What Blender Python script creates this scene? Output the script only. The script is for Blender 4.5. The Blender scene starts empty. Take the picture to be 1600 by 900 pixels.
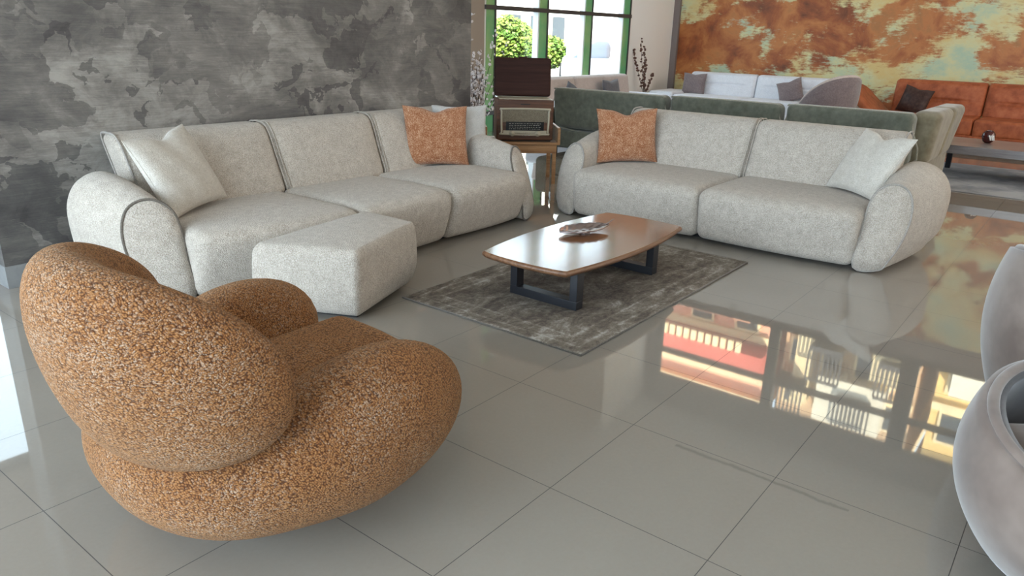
import bpy, bmesh, math, random
import numpy as np
from mathutils import Vector, Matrix
PI = math.pi
C = bpy.context.scene.collection
random.seed(7)

# ------------------------------------------------------------------ camera
def make_camera():
    pitch, roll, yaw = 0.330415, 0.0275698, 0.6595104
    cp, sp = math.cos(pitch), math.sin(pitch)
    fw = Vector((math.cos(yaw)*cp, math.sin(yaw)*cp, -sp))
    r = Vector((math.sin(yaw), -math.cos(yaw), 0)); u = r.cross(fw)
    r2 = r*math.cos(roll)+u*math.sin(roll); u2 = -r*math.sin(roll)+u*math.cos(roll)
    cam = bpy.data.cameras.new('camera'); o = bpy.data.objects.new('camera', cam); C.objects.link(o)
    cam.sensor_width = 36; cam.sensor_fit = 'HORIZONTAL'; cam.lens = 36*1162.87/1600
    m = Matrix((r2, u2, -fw)).transposed().to_4x4()
    m.translation = Vector((-1.303, -1.8776, 1.5354)); o.matrix_world = m
    cam.clip_start = 0.05; cam.clip_end = 200
    bpy.context.scene.camera = o
make_camera()

# ------------------------------------------------------------------ world, sun, window light, rear fill, exposure
sc = bpy.context.scene
sc.view_settings.view_transform = 'Standard'; sc.view_settings.look = 'None'
sc.view_settings.exposure = 0.0; sc.view_settings.gamma = 1.0; sc.view_settings.use_curve_mapping = False
w = bpy.data.worlds.new('sky'); sc.world = w; w.use_nodes = True
bgn = w.node_tree.nodes['Background']; bgn.inputs[0].default_value = (0.72, 0.86, 1.0, 1); bgn.inputs[1].default_value = 5.0
def light(name, kind, loc, direction, energy, color, size=None, size_y=None, angle=None):
    d = bpy.data.lights.new(name, kind); d.energy = energy; d.color = color
    if kind == 'AREA':
        d.shape = 'RECTANGLE'; d.size = size; d.size_y = size_y
    if angle: d.angle = angle
    o = bpy.data.objects.new(name, d); C.objects.link(o); o.location = loc
    o.rotation_euler = Vector(direction).to_track_quat('-Z', 'Y').to_euler()
    return o
light('sun', 'SUN', (-20, -30, 30), (0.62, 0.55, -0.62), 24, (1.0, 0.9, 0.74), angle=math.radians(0.6))
# daylight through the tall shop windows on the left
light('daylight_left_windows', 'AREA', (-6.85, 0.5, 2.4), (1, 0, -0.12), 930, (0.72, 0.86, 1.0), 11.0, 3.6)
light('warm_rear_fill', 'AREA', (10.0, -6.85, 3.0), (0.1, 1, -0.10), 440, (1.0, 0.88, 0.75), 8.0, 3.4)  # added warm fill lamp; the wall behind it has no windows

# ------------------------------------------------------------------ materials
def M(name, color=(0.5, 0.5, 0.5), rough=0.6, metal=0.0, spec=0.5, coat=0.0, sheen=0.0, bump=None, var=None, coords='Object'):
    """bump=(scale, strength, dist); var=(scale, color2, lo, hi)"""
    m = bpy.data.materials.new(name); m.use_nodes = True
    nt = m.node_tree; b = nt.nodes['Principled BSDF']
    b.inputs['Base Color'].default_value = (*color, 1); b.inputs['Roughness'].default_value = rough
    b.inputs['Metallic'].default_value = metal; b.inputs['Specular IOR Level'].default_value = spec
    b.inputs['Coat Weight'].default_value = coat; b.inputs['Coat Roughness'].default_value = 0.08
    if sheen:
        b.inputs['Sheen Weight'].default_value = sheen; b.inputs['Sheen Roughness'].default_value = 0.45
    tc = nt.nodes.new('ShaderNodeTexCoord')
    if var:
        n = noise(nt, tc.outputs[coords], var[0], 6); r = ramp(nt, n, [(var[2], (*color, 1)), (var[3], (*var[1], 1))])
        nt.links.new(r, b.inputs['Base Color'])
    if bump:
        n = noise(nt, tc.outputs[coords], bump[0], 3); add_bump(nt, b, n, bump[1], bump[2])
    return m
def noise(nt, vec, scale, detail=4, rough=0.55, dist=0.0, lac=2.0):
    n = nt.nodes.new('ShaderNodeTexNoise'); n.inputs['Scale'].default_value = scale; n.inputs['Detail'].default_value = detail
    n.inputs['Roughness'].default_value = rough; n.inputs['Distortion'].default_value = dist
    if vec is not None: nt.links.new(vec, n.inputs['Vector'])
    return n.outputs['Fac']
def ramp(nt, fac, stops, interp='LINEAR'):
    r = nt.nodes.new('ShaderNodeValToRGB'); cr = r.color_ramp; cr.interpolation = interp
    while len(cr.elements) < len(stops): cr.elements.new(0.5)
    for e, (p, c) in zip(cr.elements, stops):
        e.position = p; e.color = c if len(c) == 4 else (*c, 1)
    nt.links.new(fac, r.inputs[0]); return r.outputs[0]
def g(v): return (v, v, v, 1)
def add_bump(nt, b, h, strength, dist):
    bp = nt.nodes.new('ShaderNodeBump'); bp.inputs['Strength'].default_value = strength; bp.inputs['Distance'].default_value = dist
    nt.links.new(h, bp.inputs['Height']); nt.links.new(bp.outputs[0], b.inputs['Normal'])
def mapping(nt, vec, scale=(1, 1, 1), rot=(0, 0, 0), loc=(0, 0, 0)):
    mp = nt.nodes.new('ShaderNodeMapping'); mp.inputs['Scale'].default_value = scale; mp.inputs['Rotation'].default_value = rot
    mp.inputs['Location'].default_value = loc; nt.links.new(vec, mp.inputs['Vector']); return mp.outputs[0]
def math_(nt, op, a, b=None, c=None):
    n = nt.nodes.new('ShaderNodeMath'); n.operation = op
    for i, v in enumerate((a, b, c)):
        if v is None: continue
        if isinstance(v, (int, float)): n.inputs[i].default_value = v
        else: nt.links.new(v, n.inputs[i])
    return n.outputs[0]
def mix(nt, fac, a, b, blend='MIX'):
    n = nt.nodes.new('ShaderNodeMix'); n.data_type = 'RGBA'; n.blend_type = blend
    if isinstance(fac, (int, float)): n.inputs[0].default_value = fac
    else: nt.links.new(fac, n.inputs[0])
    for i, v in ((6, a), (7, b)):
        if isinstance(v, tuple): n.inputs[i].default_value = v if len(v) == 4 else (*v, 1)
        else: nt.links.new(v, n.inputs[i])
    return n.outputs[2]
def base(name, rough=0.5, spec=0.5, metal=0.0):
    m = bpy.data.materials.new(name); m.use_nodes = True; nt = m.node_tree; b = nt.nodes['Principled BSDF']
    b.inputs['Roughness'].default_value = rough; b.inputs['Specular IOR Level'].default_value = spec; b.inputs['Metallic'].default_value = metal
    tc = nt.nodes.new('ShaderNodeTexCoord'); return m, nt, b, tc.outputs['Object']
def weave_fabric(name, c1, c2, c3, scale, bstr, bdist, rough=0.95, sheen=0.25, warp=0.5):
    m, nt, b, co = base(name, rough, 0.2)
    v = nt.nodes.new('ShaderNodeTexVoronoi'); v.inputs['Scale'].default_value = scale; nt.links.new(co, v.inputs['Vector'])
    n = noise(nt, co, scale*0.9, 3, 0.6); n2 = noise(nt, co, scale*0.12, 3, 0.6)
    s = math_(nt, 'ADD', math_(nt, 'MULTIPLY', n, 0.75), math_(nt, 'MULTIPLY', n2, 0.25))
    col = ramp(nt, s, [(0.36, (*c1, 1)), (0.5, (*c2, 1)), (0.66, (*c3, 1))])
    nt.links.new(col, b.inputs['Base Color'])
    h = math_(nt, 'SUBTRACT', n, math_(nt, 'MULTIPLY', v.outputs['Distance'], 0.9))
    add_bump(nt, b, h, bstr, bdist)
    b.inputs['Sheen Weight'].default_value = sheen; b.inputs['Sheen Roughness'].default_value = 0.5
    return m

SMEAR = ((1.164, -1.139, 0), -1.5886)
def mat_floor():
    m, nt, b, co = base('polished_floor_tile', 0.045, 0.5)
    sep = nt.nodes.new('ShaderNodeSeparateXYZ'); nt.links.new(co, sep.inputs[0])
    d = []
    for k in (0, 1):
        f = math_(nt, 'FRACT', math_(nt, 'MULTIPLY_ADD', sep.outputs[k], 1/0.6, 0.5))
        d.append(math_(nt, 'ABSOLUTE', math_(nt, 'SUBTRACT', f, 0.5)))
    dist = math_(nt, 'MINIMUM', d[0], d[1])
    line = math_(nt, 'LESS_THAN', dist, 0.0024)
    n = noise(nt, co, 0.7, 5, 0.6); n2 = noise(nt, co, 60, 3, 0.7)
    s = math_(nt, 'ADD', math_(nt, 'MULTIPLY', n, 0.7), math_(nt, 'MULTIPLY', n2, 0.3))
    tile = ramp(nt, s, [(0.3, (0.285, 0.255, 0.218, 1)), (0.7, (0.325, 0.295, 0.256, 1))])
    # faint dried smear across two tiles
    mp = nt.nodes.new('ShaderNodeMapping'); mp.vector_type = 'TEXTURE'; mp.inputs['Location'].default_value = SMEAR[0]; mp.inputs['Rotation'].default_value = (0, 0, SMEAR[1]); nt.links.new(co, mp.inputs['Vector'])
    sp = nt.nodes.new('ShaderNodeSeparateXYZ'); nt.links.new(mp.outputs[0], sp.inputs[0])
    nw = noise(nt, co, 9, 4, 0.6)
    ay = math_(nt, 'ABSOLUTE', math_(nt, 'ADD', sp.outputs[1], math_(nt, 'MULTIPLY_ADD', nw, 0.05, -0.025)))
    mk = math_(nt, 'MULTIPLY', math_(nt, 'LESS_THAN', math_(nt, 'ABSOLUTE', sp.outputs[0]), 0.33), ramp(nt, ay, [(0.004, g(1)), (0.014, g(0))]))
    tile = mix(nt, math_(nt, 'MULTIPLY', mk, 0.38), tile, (0.12, 0.11, 0.095, 1))
    nt.links.new(mix(nt, line, tile, (0.05, 0.045, 0.04, 1)), b.inputs['Base Color'])
    nt.links.new(math_(nt, 'MULTIPLY_ADD', line, 0.5, 0.03), b.inputs['Roughness'])
    b.inputs['IOR'].default_value = 1.55
    b.inputs['Coat Weight'].default_value = 0.55; b.inputs['Coat Roughness'].default_value = 0.012
    return m
def mat_plaster():
    m, nt, b, co = base('grey_trowelled_plaster', 0.55, 0.4)
    a = noise(nt, mapping(nt, co, (1.0, 1, 1.3), (0, 0.5, 0)), 1.15, 9, 0.62, 0.7)
    c = noise(nt, mapping(nt, co, (1, 1, 1.5), (0, -0.5, 0)), 3.2, 10, 0.75, 0.8)
    e = noise(nt, mapping(nt, co, (1.0, 1, 22), (0, 0.05, 0)), 6, 6, 0.8, 0.4)
    v = nt.nodes.new('ShaderNodeTexVoronoi'); v.inputs['Scale'].default_value = 1.9; v.distance = 'MINKOWSKI'
    wv = nt.nodes.new('ShaderNodeVectorMath'); wv.operation = 'MULTIPLY_ADD'
    nz = nt.nodes.new('ShaderNodeTexNoise'); nz.inputs['Scale'].default_value = 3; nz.inputs['Detail'].default_value = 8; nt.links.new(co, nz.inputs['Vector'])
    nt.links.new(nz.outputs['Color'], wv.inputs[0]); wv.inputs[1].default_value = (0.9, 0.9, 0.9); nt.links.new(mapping(nt, co, (1, 1, 1.5), (0, 0.6, 0)), wv.inputs[2])
    nt.links.new(wv.outputs[0], v.inputs['Vector'])
    vc = nt.nodes.new('ShaderNodeSeparateColor'); nt.links.new(v.outputs['Color'], vc.inputs[0])
    s = math_(nt, 'ADD', math_(nt, 'MULTIPLY', a, 0.44), math_(nt, 'MULTIPLY', c, 0.26))
    s = math_(nt, 'ADD', s, math_(nt, 'MULTIPLY', e, 0.18))
    s = math_(nt, 'ADD', s, math_(nt, 'MULTIPLY', vc.outputs[0], 0.13))
    col = ramp(nt, s, [(0.38, (0.055, 0.050, 0.052, 1)), (0.47, (0.105, 0.098, 0.094, 1)), (0.54, (0.175, 0.160, 0.146, 1)), (0.64, (0.36, 0.335, 0.305, 1))])
    nt.links.new(col, b.inputs['Base Color']); add_bump(nt, b, c, 0.25, 0.01)
    nt.links.new(ramp(nt, s, [(0.35, g(0.38)), (0.7, g(0.7))]), b.inputs['Roughness'])
    return m
def mat_rust():
    m, nt, b, co = base('rust_patina_wall', 0.45, 0.4)
    p = mapping(nt, co, (1, 1.0, 1.35))
    a = noise(nt, p, 0.62, 9, 0.62, 0.25)
    fine = noise(nt, mapping(nt, co, (1, 1.2, 7)), 4.5, 8, 0.75, 0.3)
    b2 = noise(nt, mapping(nt, co, (1, 1, 1.2), loc=(3, 7, 1)), 1.3, 9, 0.65, 0.4)
    rust = ramp(nt, b2, [(0.3, (0.10, 0.026, 0.008, 1)), (0.45, (0.30, 0.080, 0.018, 1)), (0.58, (0.47, 0.17, 0.045, 1)), (0.72, (0.30, 0.14, 0.045, 1))])
    pale = ramp(nt, noise(nt, mapping(nt, co, (1, 1, 1.6), loc=(1, 2, 5)), 1.1, 9, 0.65), [(0.38, (0.62, 0.45, 0.18, 1)), (0.52, (0.60, 0.56, 0.30, 1)), (0.64, (0.40, 0.50, 0.36, 1))])
    s = math_(nt, 'ADD', math_(nt, 'MULTIPLY', a, 0.8), math_(nt, 'MULTIPLY', fine, 0.2))
    # the pale areas gather towards the upper right of the panel
    sep = nt.nodes.new('ShaderNodeSeparateXYZ'); nt.links.new(co, sep.inputs[0])
    s = math_(nt, 'ADD', s, math_(nt, 'MULTIPLY', math_(nt, 'SUBTRACT', 3.0, sep.outputs[1]), 0.008))
    mask = ramp(nt, s, [(0.505, g(0)), (0.545, g(1))])
    nt.links.new(mix(nt, mask, rust, pale), b.inputs['Base Color'])
    add_bump(nt, b, fine, 0.3, 0.01)
    return m
def mat_rug():
    m, nt, b, co = base('distressed_grey_rug', 1.0, 0.1)
    sep = nt.nodes.new('ShaderNodeSeparateXYZ'); nt.links.new(co, sep.inputs[0])
    dx = math_(nt, 'SUBTRACT', 1.09, math_(nt, 'ABSOLUTE', sep.outputs[0])); dy = math_(nt, 'SUBTRACT', 0.64, math_(nt, 'ABSOLUTE', sep.outputs[1]))
    e = math_(nt, 'MINIMUM', dx, dy)
    band = ramp(nt, e, [(0.0, g(0.75)), (0.02, g(0.45)), (0.05, g(0.5)), (0.065, g(0.95)), (0.08, g(0.45)), (0.15, g(0.6)), (0.165, g(1.0)), (0.18, g(0.4)), (0.3, g(0.3)), (1.0, g(0.3))])
    a = noise(nt, mapping(nt, co, (1, 2.2, 1)), 3.2, 9, 0.75, 0.6); f = noise(nt, mapping(nt, co, (1, 3, 1)), 55, 4, 0.8)
    f2 = noise(nt, co, 16, 6, 0.8, 1.5)
    s = math_(nt, 'ADD', math_(nt, 'MULTIPLY', a, 0.55), math_(nt, 'MULTIPLY', f2, 0.30))
    s = math_(nt, 'ADD', s, math_(nt, 'MULTIPLY', f, 0.15))
    s = math_(nt, 'ADD', s, math_(nt, 'MULTIPLY', math_(nt, 'SUBTRACT', band, 0.4), 0.10))
    col = ramp(nt, s, [(0.38, (0.070, 0.060, 0.055, 1)), (0.47, (0.145, 0.120, 0.100, 1)), (0.54, (0.23, 0.20, 0.165, 1)), (0.62, (0.46, 0.43, 0.39, 1))])
    nt.links.new(col, b.inputs['Base Color']); add_bump(nt, b, f, 0.5, 0.004)
    return m
def mat_wood(name, dark, mid, light_, scale=1.0, axis=0, rough=0.3, coat=0.0):
    m, nt, b, co = base(name, rough, 0.5)
    sc_ = [14, 14, 14]; sc_[axis] = 0.8
    n = noise(nt, mapping(nt, co, tuple(v*scale for v in sc_)), 1.6, 8, 0.65, 0.6)
    n2 = noise(nt, mapping(nt, co, tuple(v*scale*4 for v in sc_)), 3.0, 4, 0.7)
    s = math_(nt, 'ADD', math_(nt, 'MULTIPLY', n, 0.75), math_(nt, 'MULTIPLY', n2, 0.25))
    nt.links.new(ramp(nt, s, [(0.35, (*dark, 1)), (0.5, (*mid, 1)), (0.65, (*light_, 1))]), b.inputs['Base Color'])
    b.inputs['Coat Weight'].default_value = coat; b.inputs['Coat Roughness'].default_value = 0.12
    return m
def mat_orange_weave():
    """chunky knitted boucle in burnt orange with pale threads showing in the stretched areas"""
    m, nt, b, co = base('orange_chunky_weave', 0.95, 0.15)
    nz = nt.nodes.new('ShaderNodeTexNoise'); nz.inputs['Scale'].default_value = 14; nz.inputs['Detail'].default_value = 3; nt.links.new(co, nz.inputs['Vector'])
    wv = nt.nodes.new('ShaderNodeVectorMath'); wv.operation = 'MULTIPLY_ADD'
    nt.links.new(nz.outputs['Color'], wv.inputs[0]); wv.inputs[1].default_value = (0.03, 0.03, 0.03); nt.links.new(co, wv.inputs[2])
    v = nt.nodes.new('ShaderNodeTexVoronoi'); v.inputs['Scale'].default_value = 170; v.inputs['Randomness'].default_value = 0.75; nt.links.new(mapping(nt, wv.outputs[0], (1.0, 0.65, 1.25), (0.5, 0.2, 0.7)), v.inputs['Vector'])
    f = noise(nt, co, 230, 3, 0.7); big = noise(nt, co, 3.2, 3, 0.5); mid_ = noise(nt, co, 60, 2, 0.6)
    hgt = math_(nt, 'SUBTRACT', 1.0, v.outputs['Distance'])
    vc = nt.nodes.new('ShaderNodeSeparateColor'); nt.links.new(v.outputs['Color'], vc.inputs[0])
    s = math_(nt, 'ADD', math_(nt, 'MULTIPLY', hgt, 0.62), math_(nt, 'MULTIPLY', f, 0.38))
    col = ramp(nt, s, [(0.36, (0.085, 0.030, 0.012, 1)), (0.52, (0.262, 0.106, 0.036, 1)), (0.70, (0.43, 0.21, 0.082, 1))])
    thr = math_(nt, 'ADD', math_(nt, 'MULTIPLY', vc.outputs[0], 0.45), math_(nt, 'MULTIPLY', big, 0.95))
    mask = ramp(nt, thr, [(0.76, g(0)), (0.98, g(0.8))])
    pale = math_(nt, 'MULTIPLY', mask, ramp(nt, f, [(0.45, g(0)), (0.6, g(1))]))
    nt.links.new(mix(nt, pale, col, (0.53, 0.41, 0.31, 1)), b.inputs['Base Color'])
    add_bump(nt, b, s, 1.0, 0.007)
    b.inputs['Sheen Weight'].default_value = 0.25; b.inputs['Sheen Roughness'].default_value = 0.5
    b.inputs['Sheen Tint'].default_value = (1, 0.75, 0.5, 1)
    return m

MF = mat_floor(); MPL = mat_plaster(); MRU = mat_rust(); MRUG = mat_rug(); MOR = mat_orange_weave()
CREAM = weave_fabric('cream_boucle', (0.34, 0.285, 0.235), (0.475, 0.42, 0.36), (0.65, 0.585, 0.51), 170, 0.75, 0.005)
CREAM2 = weave_fabric('cream_cushion', (0.44, 0.40, 0.345), (0.56, 0.515, 0.455), (0.68, 0.645, 0.59), 200, 0.5, 0.003)
PIPE = weave_fabric('piping_fabric', (0.26, 0.235, 0.21), (0.33, 0.30, 0.27), (0.42, 0.39, 0.35), 200, 0.4, 0.002)
PIPED = weave_fabric('dark_piping', (0.10, 0.085, 0.07), (0.14, 0.12, 0.10), (0.2, 0.17, 0.14), 200, 0.4, 0.002)
ORP = weave_fabric('orange_flecked_cushion', (0.22, 0.07, 0.025), (0.36, 0.155, 0.075), (0.62, 0.40, 0.26), 150, 0.7, 0.004)
GREYP = weave_fabric('pale_grey_cushion', (0.40, 0.39, 0.375), (0.47, 0.46, 0.44), (0.56, 0.55, 0.53), 200, 0.4, 0.002)
DKGREY = weave_fabric('dark_grey_cushion', (0.085, 0.08, 0.09), (0.12, 0.112, 0.12), (0.17, 0.16, 0.165), 160, 0.4, 0.002)
MAUVE = weave_fabric('mauve_velvet', (0.15, 0.115, 0.115), (0.19, 0.145, 0.145), (0.24, 0.19, 0.185), 60, 0.2, 0.002, sheen=0.5)
WHITEF = weave_fabric('white_linen', (0.60, 0.60, 0.64), (0.68, 0.68, 0.72), (0.76, 0.76, 0.80), 120, 0.2, 0.002)
BLUSH = weave_fabric('blush_linen', (0.42, 0.34, 0.30), (0.50, 0.41, 0.37), (0.58, 0.49, 0.45), 120, 0.2, 0.002)
GREENV = weave_fabric('olive_green_velvet', (0.095, 0.100, 0.075), (0.125, 0.130, 0.100), (0.165, 0.165, 0.130), 14, 0.15, 0.003, sheen=0.35)
GREENP = weave_fabric('olive_piping', (0.24, 0.22, 0.17), (0.30, 0.28, 0.22), (0.36, 0.34, 0.28), 100, 0.2, 0.002)
RUSTL = weave_fabric('rust_leather', (0.24, 0.060, 0.022), (0.34, 0.092, 0.036), (0.42, 0.13, 0.055), 9, 0.15, 0.003, rough=0.5, sheen=0.0)
DKBR = weave_fabric('dark_brown_leather', (0.035, 0.018, 0.014), (0.055, 0.028, 0.022), (0.08, 0.045, 0.035), 20, 0.15, 0.002, rough=0.45, sheen=0.0)
TAUPEV = weave_fabric('taupe_velvet', (0.145, 0.105, 0.086), (0.185, 0.138, 0.115), (0.23, 0.178, 0.15), 7, 0.12, 0.004, rough=0.8, sheen=0.5)
CHARV = weave_fabric('charcoal_velvet', (0.055, 0.05, 0.052), (0.075, 0.068, 0.070), (0.10, 0.09, 0.09), 9, 0.12, 0.004, sheen=0.4)
WALNUT = mat_wood('walnut_veneer', (0.13, 0.055, 0.025), (0.25, 0.115, 0.055), (0.34, 0.175, 0.095), 1.0, 0, 0.22, 1.0)
WALEDGE = mat_wood('walnut_edge', (0.10, 0.045, 0.022), (0.18, 0.085, 0.042), (0.27, 0.14, 0.075), 1.5, 0, 0.4)
RADIOW = mat_wood('radio_walnut', (0.045, 0.015, 0.007), (0.085, 0.032, 0.014), (0.14, 0.058, 0.027), 1.2, 0, 0.35, 0.1)
LIDW = mat_wood('dark_lid_wood', (0.020, 0.008, 0.006), (0.032, 0.013, 0.010), (0.048, 0.020, 0.015), 1.2, 0, 0.7, 0.0)
LIDW.node_tree.nodes['Principled BSDF'].inputs['Specular IOR Level'].default_value = 0.15
OAK = mat_wood('honey_wood', (0.22, 0.10, 0.04), (0.34, 0.18, 0.08), (0.45, 0.26, 0.13), 1.0, 0, 0.4)
GREYWOOD = mat_wood('grey_table_wood', (0.12, 0.10, 0.10), (0.19, 0.165, 0.16), (0.26, 0.235, 0.23), 0.8, 1, 0.3, 0.3)
BLACKM = M('black_powder_metal', (0.012, 0.013, 0.018), 0.42)
BLACK = M('black_plinth', (0.012, 0.012, 0.012), 0.7)
WHITEW = M('white_wall_paint', (0.90, 0.875, 0.84), 0.7, bump=(80, 0.05, 0.001))
BEIGEW = M('taupe_wall_paint', (0.33, 0.27, 0.225), 0.7, bump=(80, 0.05, 0.001))
TRIMT = M('taupe_trim', (0.19, 0.155, 0.145), 0.6)
CEILM = M('ceiling_paint', (0.70, 0.67, 0.63), 0.8)
GREYBASE = M('grey_stone_skirting', (0.22, 0.225, 0.23), 0.3, var=(6, (0.28, 0.28, 0.28), 0.4, 0.6))
GREENF = M('green_window_fin', (0.13, 0.40, 0.18), 0.3, var=(1.1, (0.42, 0.52, 0.22), 0.45, 0.75))
WHITEF2 = M('white_window_bead', (0.80, 0.82, 0.82), 0.4)
DARKFR = M('dark_transom', (0.055, 0.05, 0.05), 0.4)
def glass_mat():
    m = bpy.data.materials.new('window_glass'); m.use_nodes = True; nt = m.node_tree; nt.nodes.clear()
    out = nt.nodes.new('ShaderNodeOutputMaterial'); mx = nt.nodes.new('ShaderNodeMixShader'); t = nt.nodes.new('ShaderNodeBsdfTransparent'); gl = nt.nodes.new('ShaderNodeBsdfGlossy')
    gl.inputs['Roughness'].default_value = 0.0; lw = nt.nodes.new('ShaderNodeLayerWeight'); lw.inputs[0].default_value = 0.5
    f = math_(nt, 'MULTIPLY_ADD', math_(nt, 'POWER', lw.outputs['Facing'], 5.0), 0.5, 0.03)
    t.inputs[0].default_value = (0.95, 0.98, 0.97, 1)
    nt.links.new(f, mx.inputs[0]); nt.links.new(t.outputs[0], mx.inputs[1]); nt.links.new(gl.outputs[0], mx.inputs[2]); nt.links.new(mx.outputs[0], out.inputs[0])
    return m
GLASS = glass_mat()
CHROME = M('chrome', (0.7, 0.7, 0.7), 0.15, 1.0)
LEAFM = M('antique_pewter', (0.36, 0.30, 0.29), 0.28, 0.9, bump=(40, 0.1, 0.002))

# ------------------------------------------------------------------ mesh helpers
def link_mesh(name, verts, faces, mat, parent=None, smooth=True):
    me = bpy.data.meshes.new(name); me.from_pydata([tuple(map(float, v)) for v in verts], [], faces); me.update()
    bm = bmesh.new(); bm.from_mesh(me); bmesh.ops.recalc_face_normals(bm, faces=bm.faces); bm.to_mesh(me); bm.free()
    if smooth:
        for p in me.polygons: p.use_smooth = True
    if mat: me.materials.append(mat)
    o = bpy.data.objects.new(name, me); C.objects.link(o)
    if parent: o.parent = parent
    return o
def thing(name, label, cat, loc=(0, 0, 0), rotz=0.0, group=None):
    o = bpy.data.objects.new(name, None); C.objects.link(o); o.location = loc; o.rotation_euler = (0, 0, rotz)
    o.empty_display_size = 0.1
    return tag(o, label, cat, group)
def tag(o, label, cat, group=None):
    o['label'] = label; o['category'] = cat
    if group: o['group'] = group
    return o
def struct(o): o['kind'] = 'structure'; return o
class MB:
    def __init__(s): s.v = []; s.f = []
    def add(s, v, f):
        n = len(s.v); s.v += [tuple(map(float, p)) for p in v]; s.f += [[i+n for i in q] for q in f]; return s
    def box(s, lo, hi):
        x0, y0, z0 = lo; x1, y1, z1 = hi
        return s.add([(x0,y0,z0),(x1,y0,z0),(x1,y1,z0),(x0,y1,z0),(x0,y0,z1),(x1,y0,z1),(x1,y1,z1),(x0,y1,z1)],
              [(0,3,2,1),(4,5,6,7),(0,1,5,4),(1,2,6,5),(2,3,7,6),(3,0,4,7)])
    def soft(s, c, h, r, n=(10, 10, 10), warp=None, a=4):
        v, f = soft_data(h, r, n, a)
        if warp: v = warp(v)
        return s.add(v + np.array(c), f)
    def tube(s, pts, r, closed=False, n=8, r2=None):
        v, f = tube_data(pts, r, closed, n, r2); return s.add(v, f)
    def build(s, name, mat, parent=None, smooth=False, bevel=0):
        o = link_mesh(name, s.v, s.f, mat, parent, smooth)
        if bevel:
            b = o.modifiers.new('bevel', 'BEVEL'); b.width = bevel; b.segments = 3; b.limit_method = 'ANGLE'
        return o
def soft_data(h, r, n, a=4):
    """closed box of half sizes h with edge radius r"""
    L = []
    for k in range(3):
        rr = min(r, h[k]*0.999)
        c = [-h[k]+rr*(1-math.tan(PI/4*(1-i/a))) for i in range(a)]
        mid = list(np.linspace(-h[k]+rr, h[k]-rr, n[k]+1))
        L.append(np.array(c+mid+[-x for x in reversed(c)]))
    idx = {}; V = []; F = []
    N = [len(l)-1 for l in L]
    def vid(t):
        if t not in idx:
            idx[t] = len(V); V.append([L[0][t[0]], L[1][t[1]], L[2][t[2]]])
        return idx[t]
    for ax in range(3):
        p, q = (ax+1) % 3, (ax+2) % 3
        for side in (0, N[ax]):
            for i in range(N[p]):
                for j in range(N[q]):
                    quad = []
                    for di, dj in ((0,0),(1,0),(1,1),(0,1)):
                        t = [0,0,0]; t[ax] = side; t[p] = i+di; t[q] = j+dj; quad.append(vid(tuple(t)))
                    F.append(quad if side else quad[::-1])
    V = np.array(V); H = np.array(h); R = np.minimum(r, H*0.999)
    inner = np.clip(V, -(H-R), H-R); d = V-inner
    nrm = np.linalg.norm(d/R, axis=1); nrm[nrm < 1e-9] = 1
    return inner + d/nrm[:, None], F
def tube_data(pts, r, closed=False, n=8, r2=None):
    P = [Vector(p) for p in pts]; m = len(P); V = []; F = []
    t0 = None; nrm = None
    for i in range(m):
        if closed: t = (P[(i+1) % m]-P[(i-1) % m]).normalized()
        else: t = (P[min(i+1, m-1)]-P[max(i-1, 0)]).normalized()
        if nrm is None:
            nrm = t.orthogonal().normalized()
        else:
            nrm = (nrm - t*nrm.dot(t)).normalized()
        b = t.cross(nrm)
        rr = r if r2 is None else r+(r2-r)*i/(m-1)
        for k in range(n):
            a = 2*PI*k/n; V.append(P[i]+(nrm*math.cos(a)+b*math.sin(a))*rr)
    for i in range(m if closed else m-1):
        j = (i+1) % m
        for k in range(n):
            F.append([i*n+k, i*n+(k+1) % n, j*n+(k+1) % n, j*n+k])
    if not closed:
        F.append(list(range(n))[::-1]); F.append([(m-1)*n+k for k in range(n)])
    return np.array([tuple(v) for v in V]), F
def soft(name, c, h, r, mat, parent=None, n=(10, 10, 10), warp=None, a=4):
    v, f = soft_data(h, r, n, a); v = v + np.array(c)
    if warp: v = warp(v)
    return link_mesh(name, v, f, mat, parent)
def catmull(P, sub=6, closed=True):
    P = [np.array(p, float) for p in P]; m = len(P); out = []
    for i in range(m if closed else m-1):
        if closed: a, b, c, d = P[(i-1) % m], P[i], P[(i+1) % m], P[(i+2) % m]
        else: a, b, c, d = P[max(i-1, 0)], P[i], P[i+1], P[min(i+2, m-1)]
        for k in range(sub):
            t = k/sub
            out.append(0.5*((2*b)+(-a+c)*t+(2*a-5*b+4*c-d)*t*t+(-a+3*b-3*c+d)*t**3))
    if not closed: out.append(P[-1])
    return out
def lathe(name, prof, mat, parent=None, n=32, loc=(0, 0, 0)):
    V = []; F = []
    for r, z in prof:
        for k in range(n): V.append((loc[0]+r*math.cos(2*PI*k/n), loc[1]+r*math.sin(2*PI*k/n), loc[2]+z))
    for i in range(len(prof)-1):
        for k in range(n): F.append([i*n+k, i*n+(k+1) % n, (i+1)*n+(k+1) % n, (i+1)*n+k])
    F.append(list(range(n))[::-1]); F.append([(len(prof)-1)*n+k for k in range(n)])
    return link_mesh(name, V, F, mat, parent)
def bxo(name, lo, hi, mat, parent=None, bevel=0): return MB().box(lo, hi).build(name, mat, parent, bevel=bevel)
def sbox(name, lo, hi, mat, bevel=0): return struct(bxo(name, lo, hi, mat, bevel=bevel))

# ------------------------------------------------------------------ room shell
RX = 14.4; WY = 6.0; CZ = 7.2
sbox('floor', (-7.2, -7.2, -0.12), (RX+0.3, WY+0.3, 0), MF)
sbox('ceiling', (-7.2, -7.2, CZ), (RX+0.3, WY+0.3, CZ+0.2), CEILM)
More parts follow.
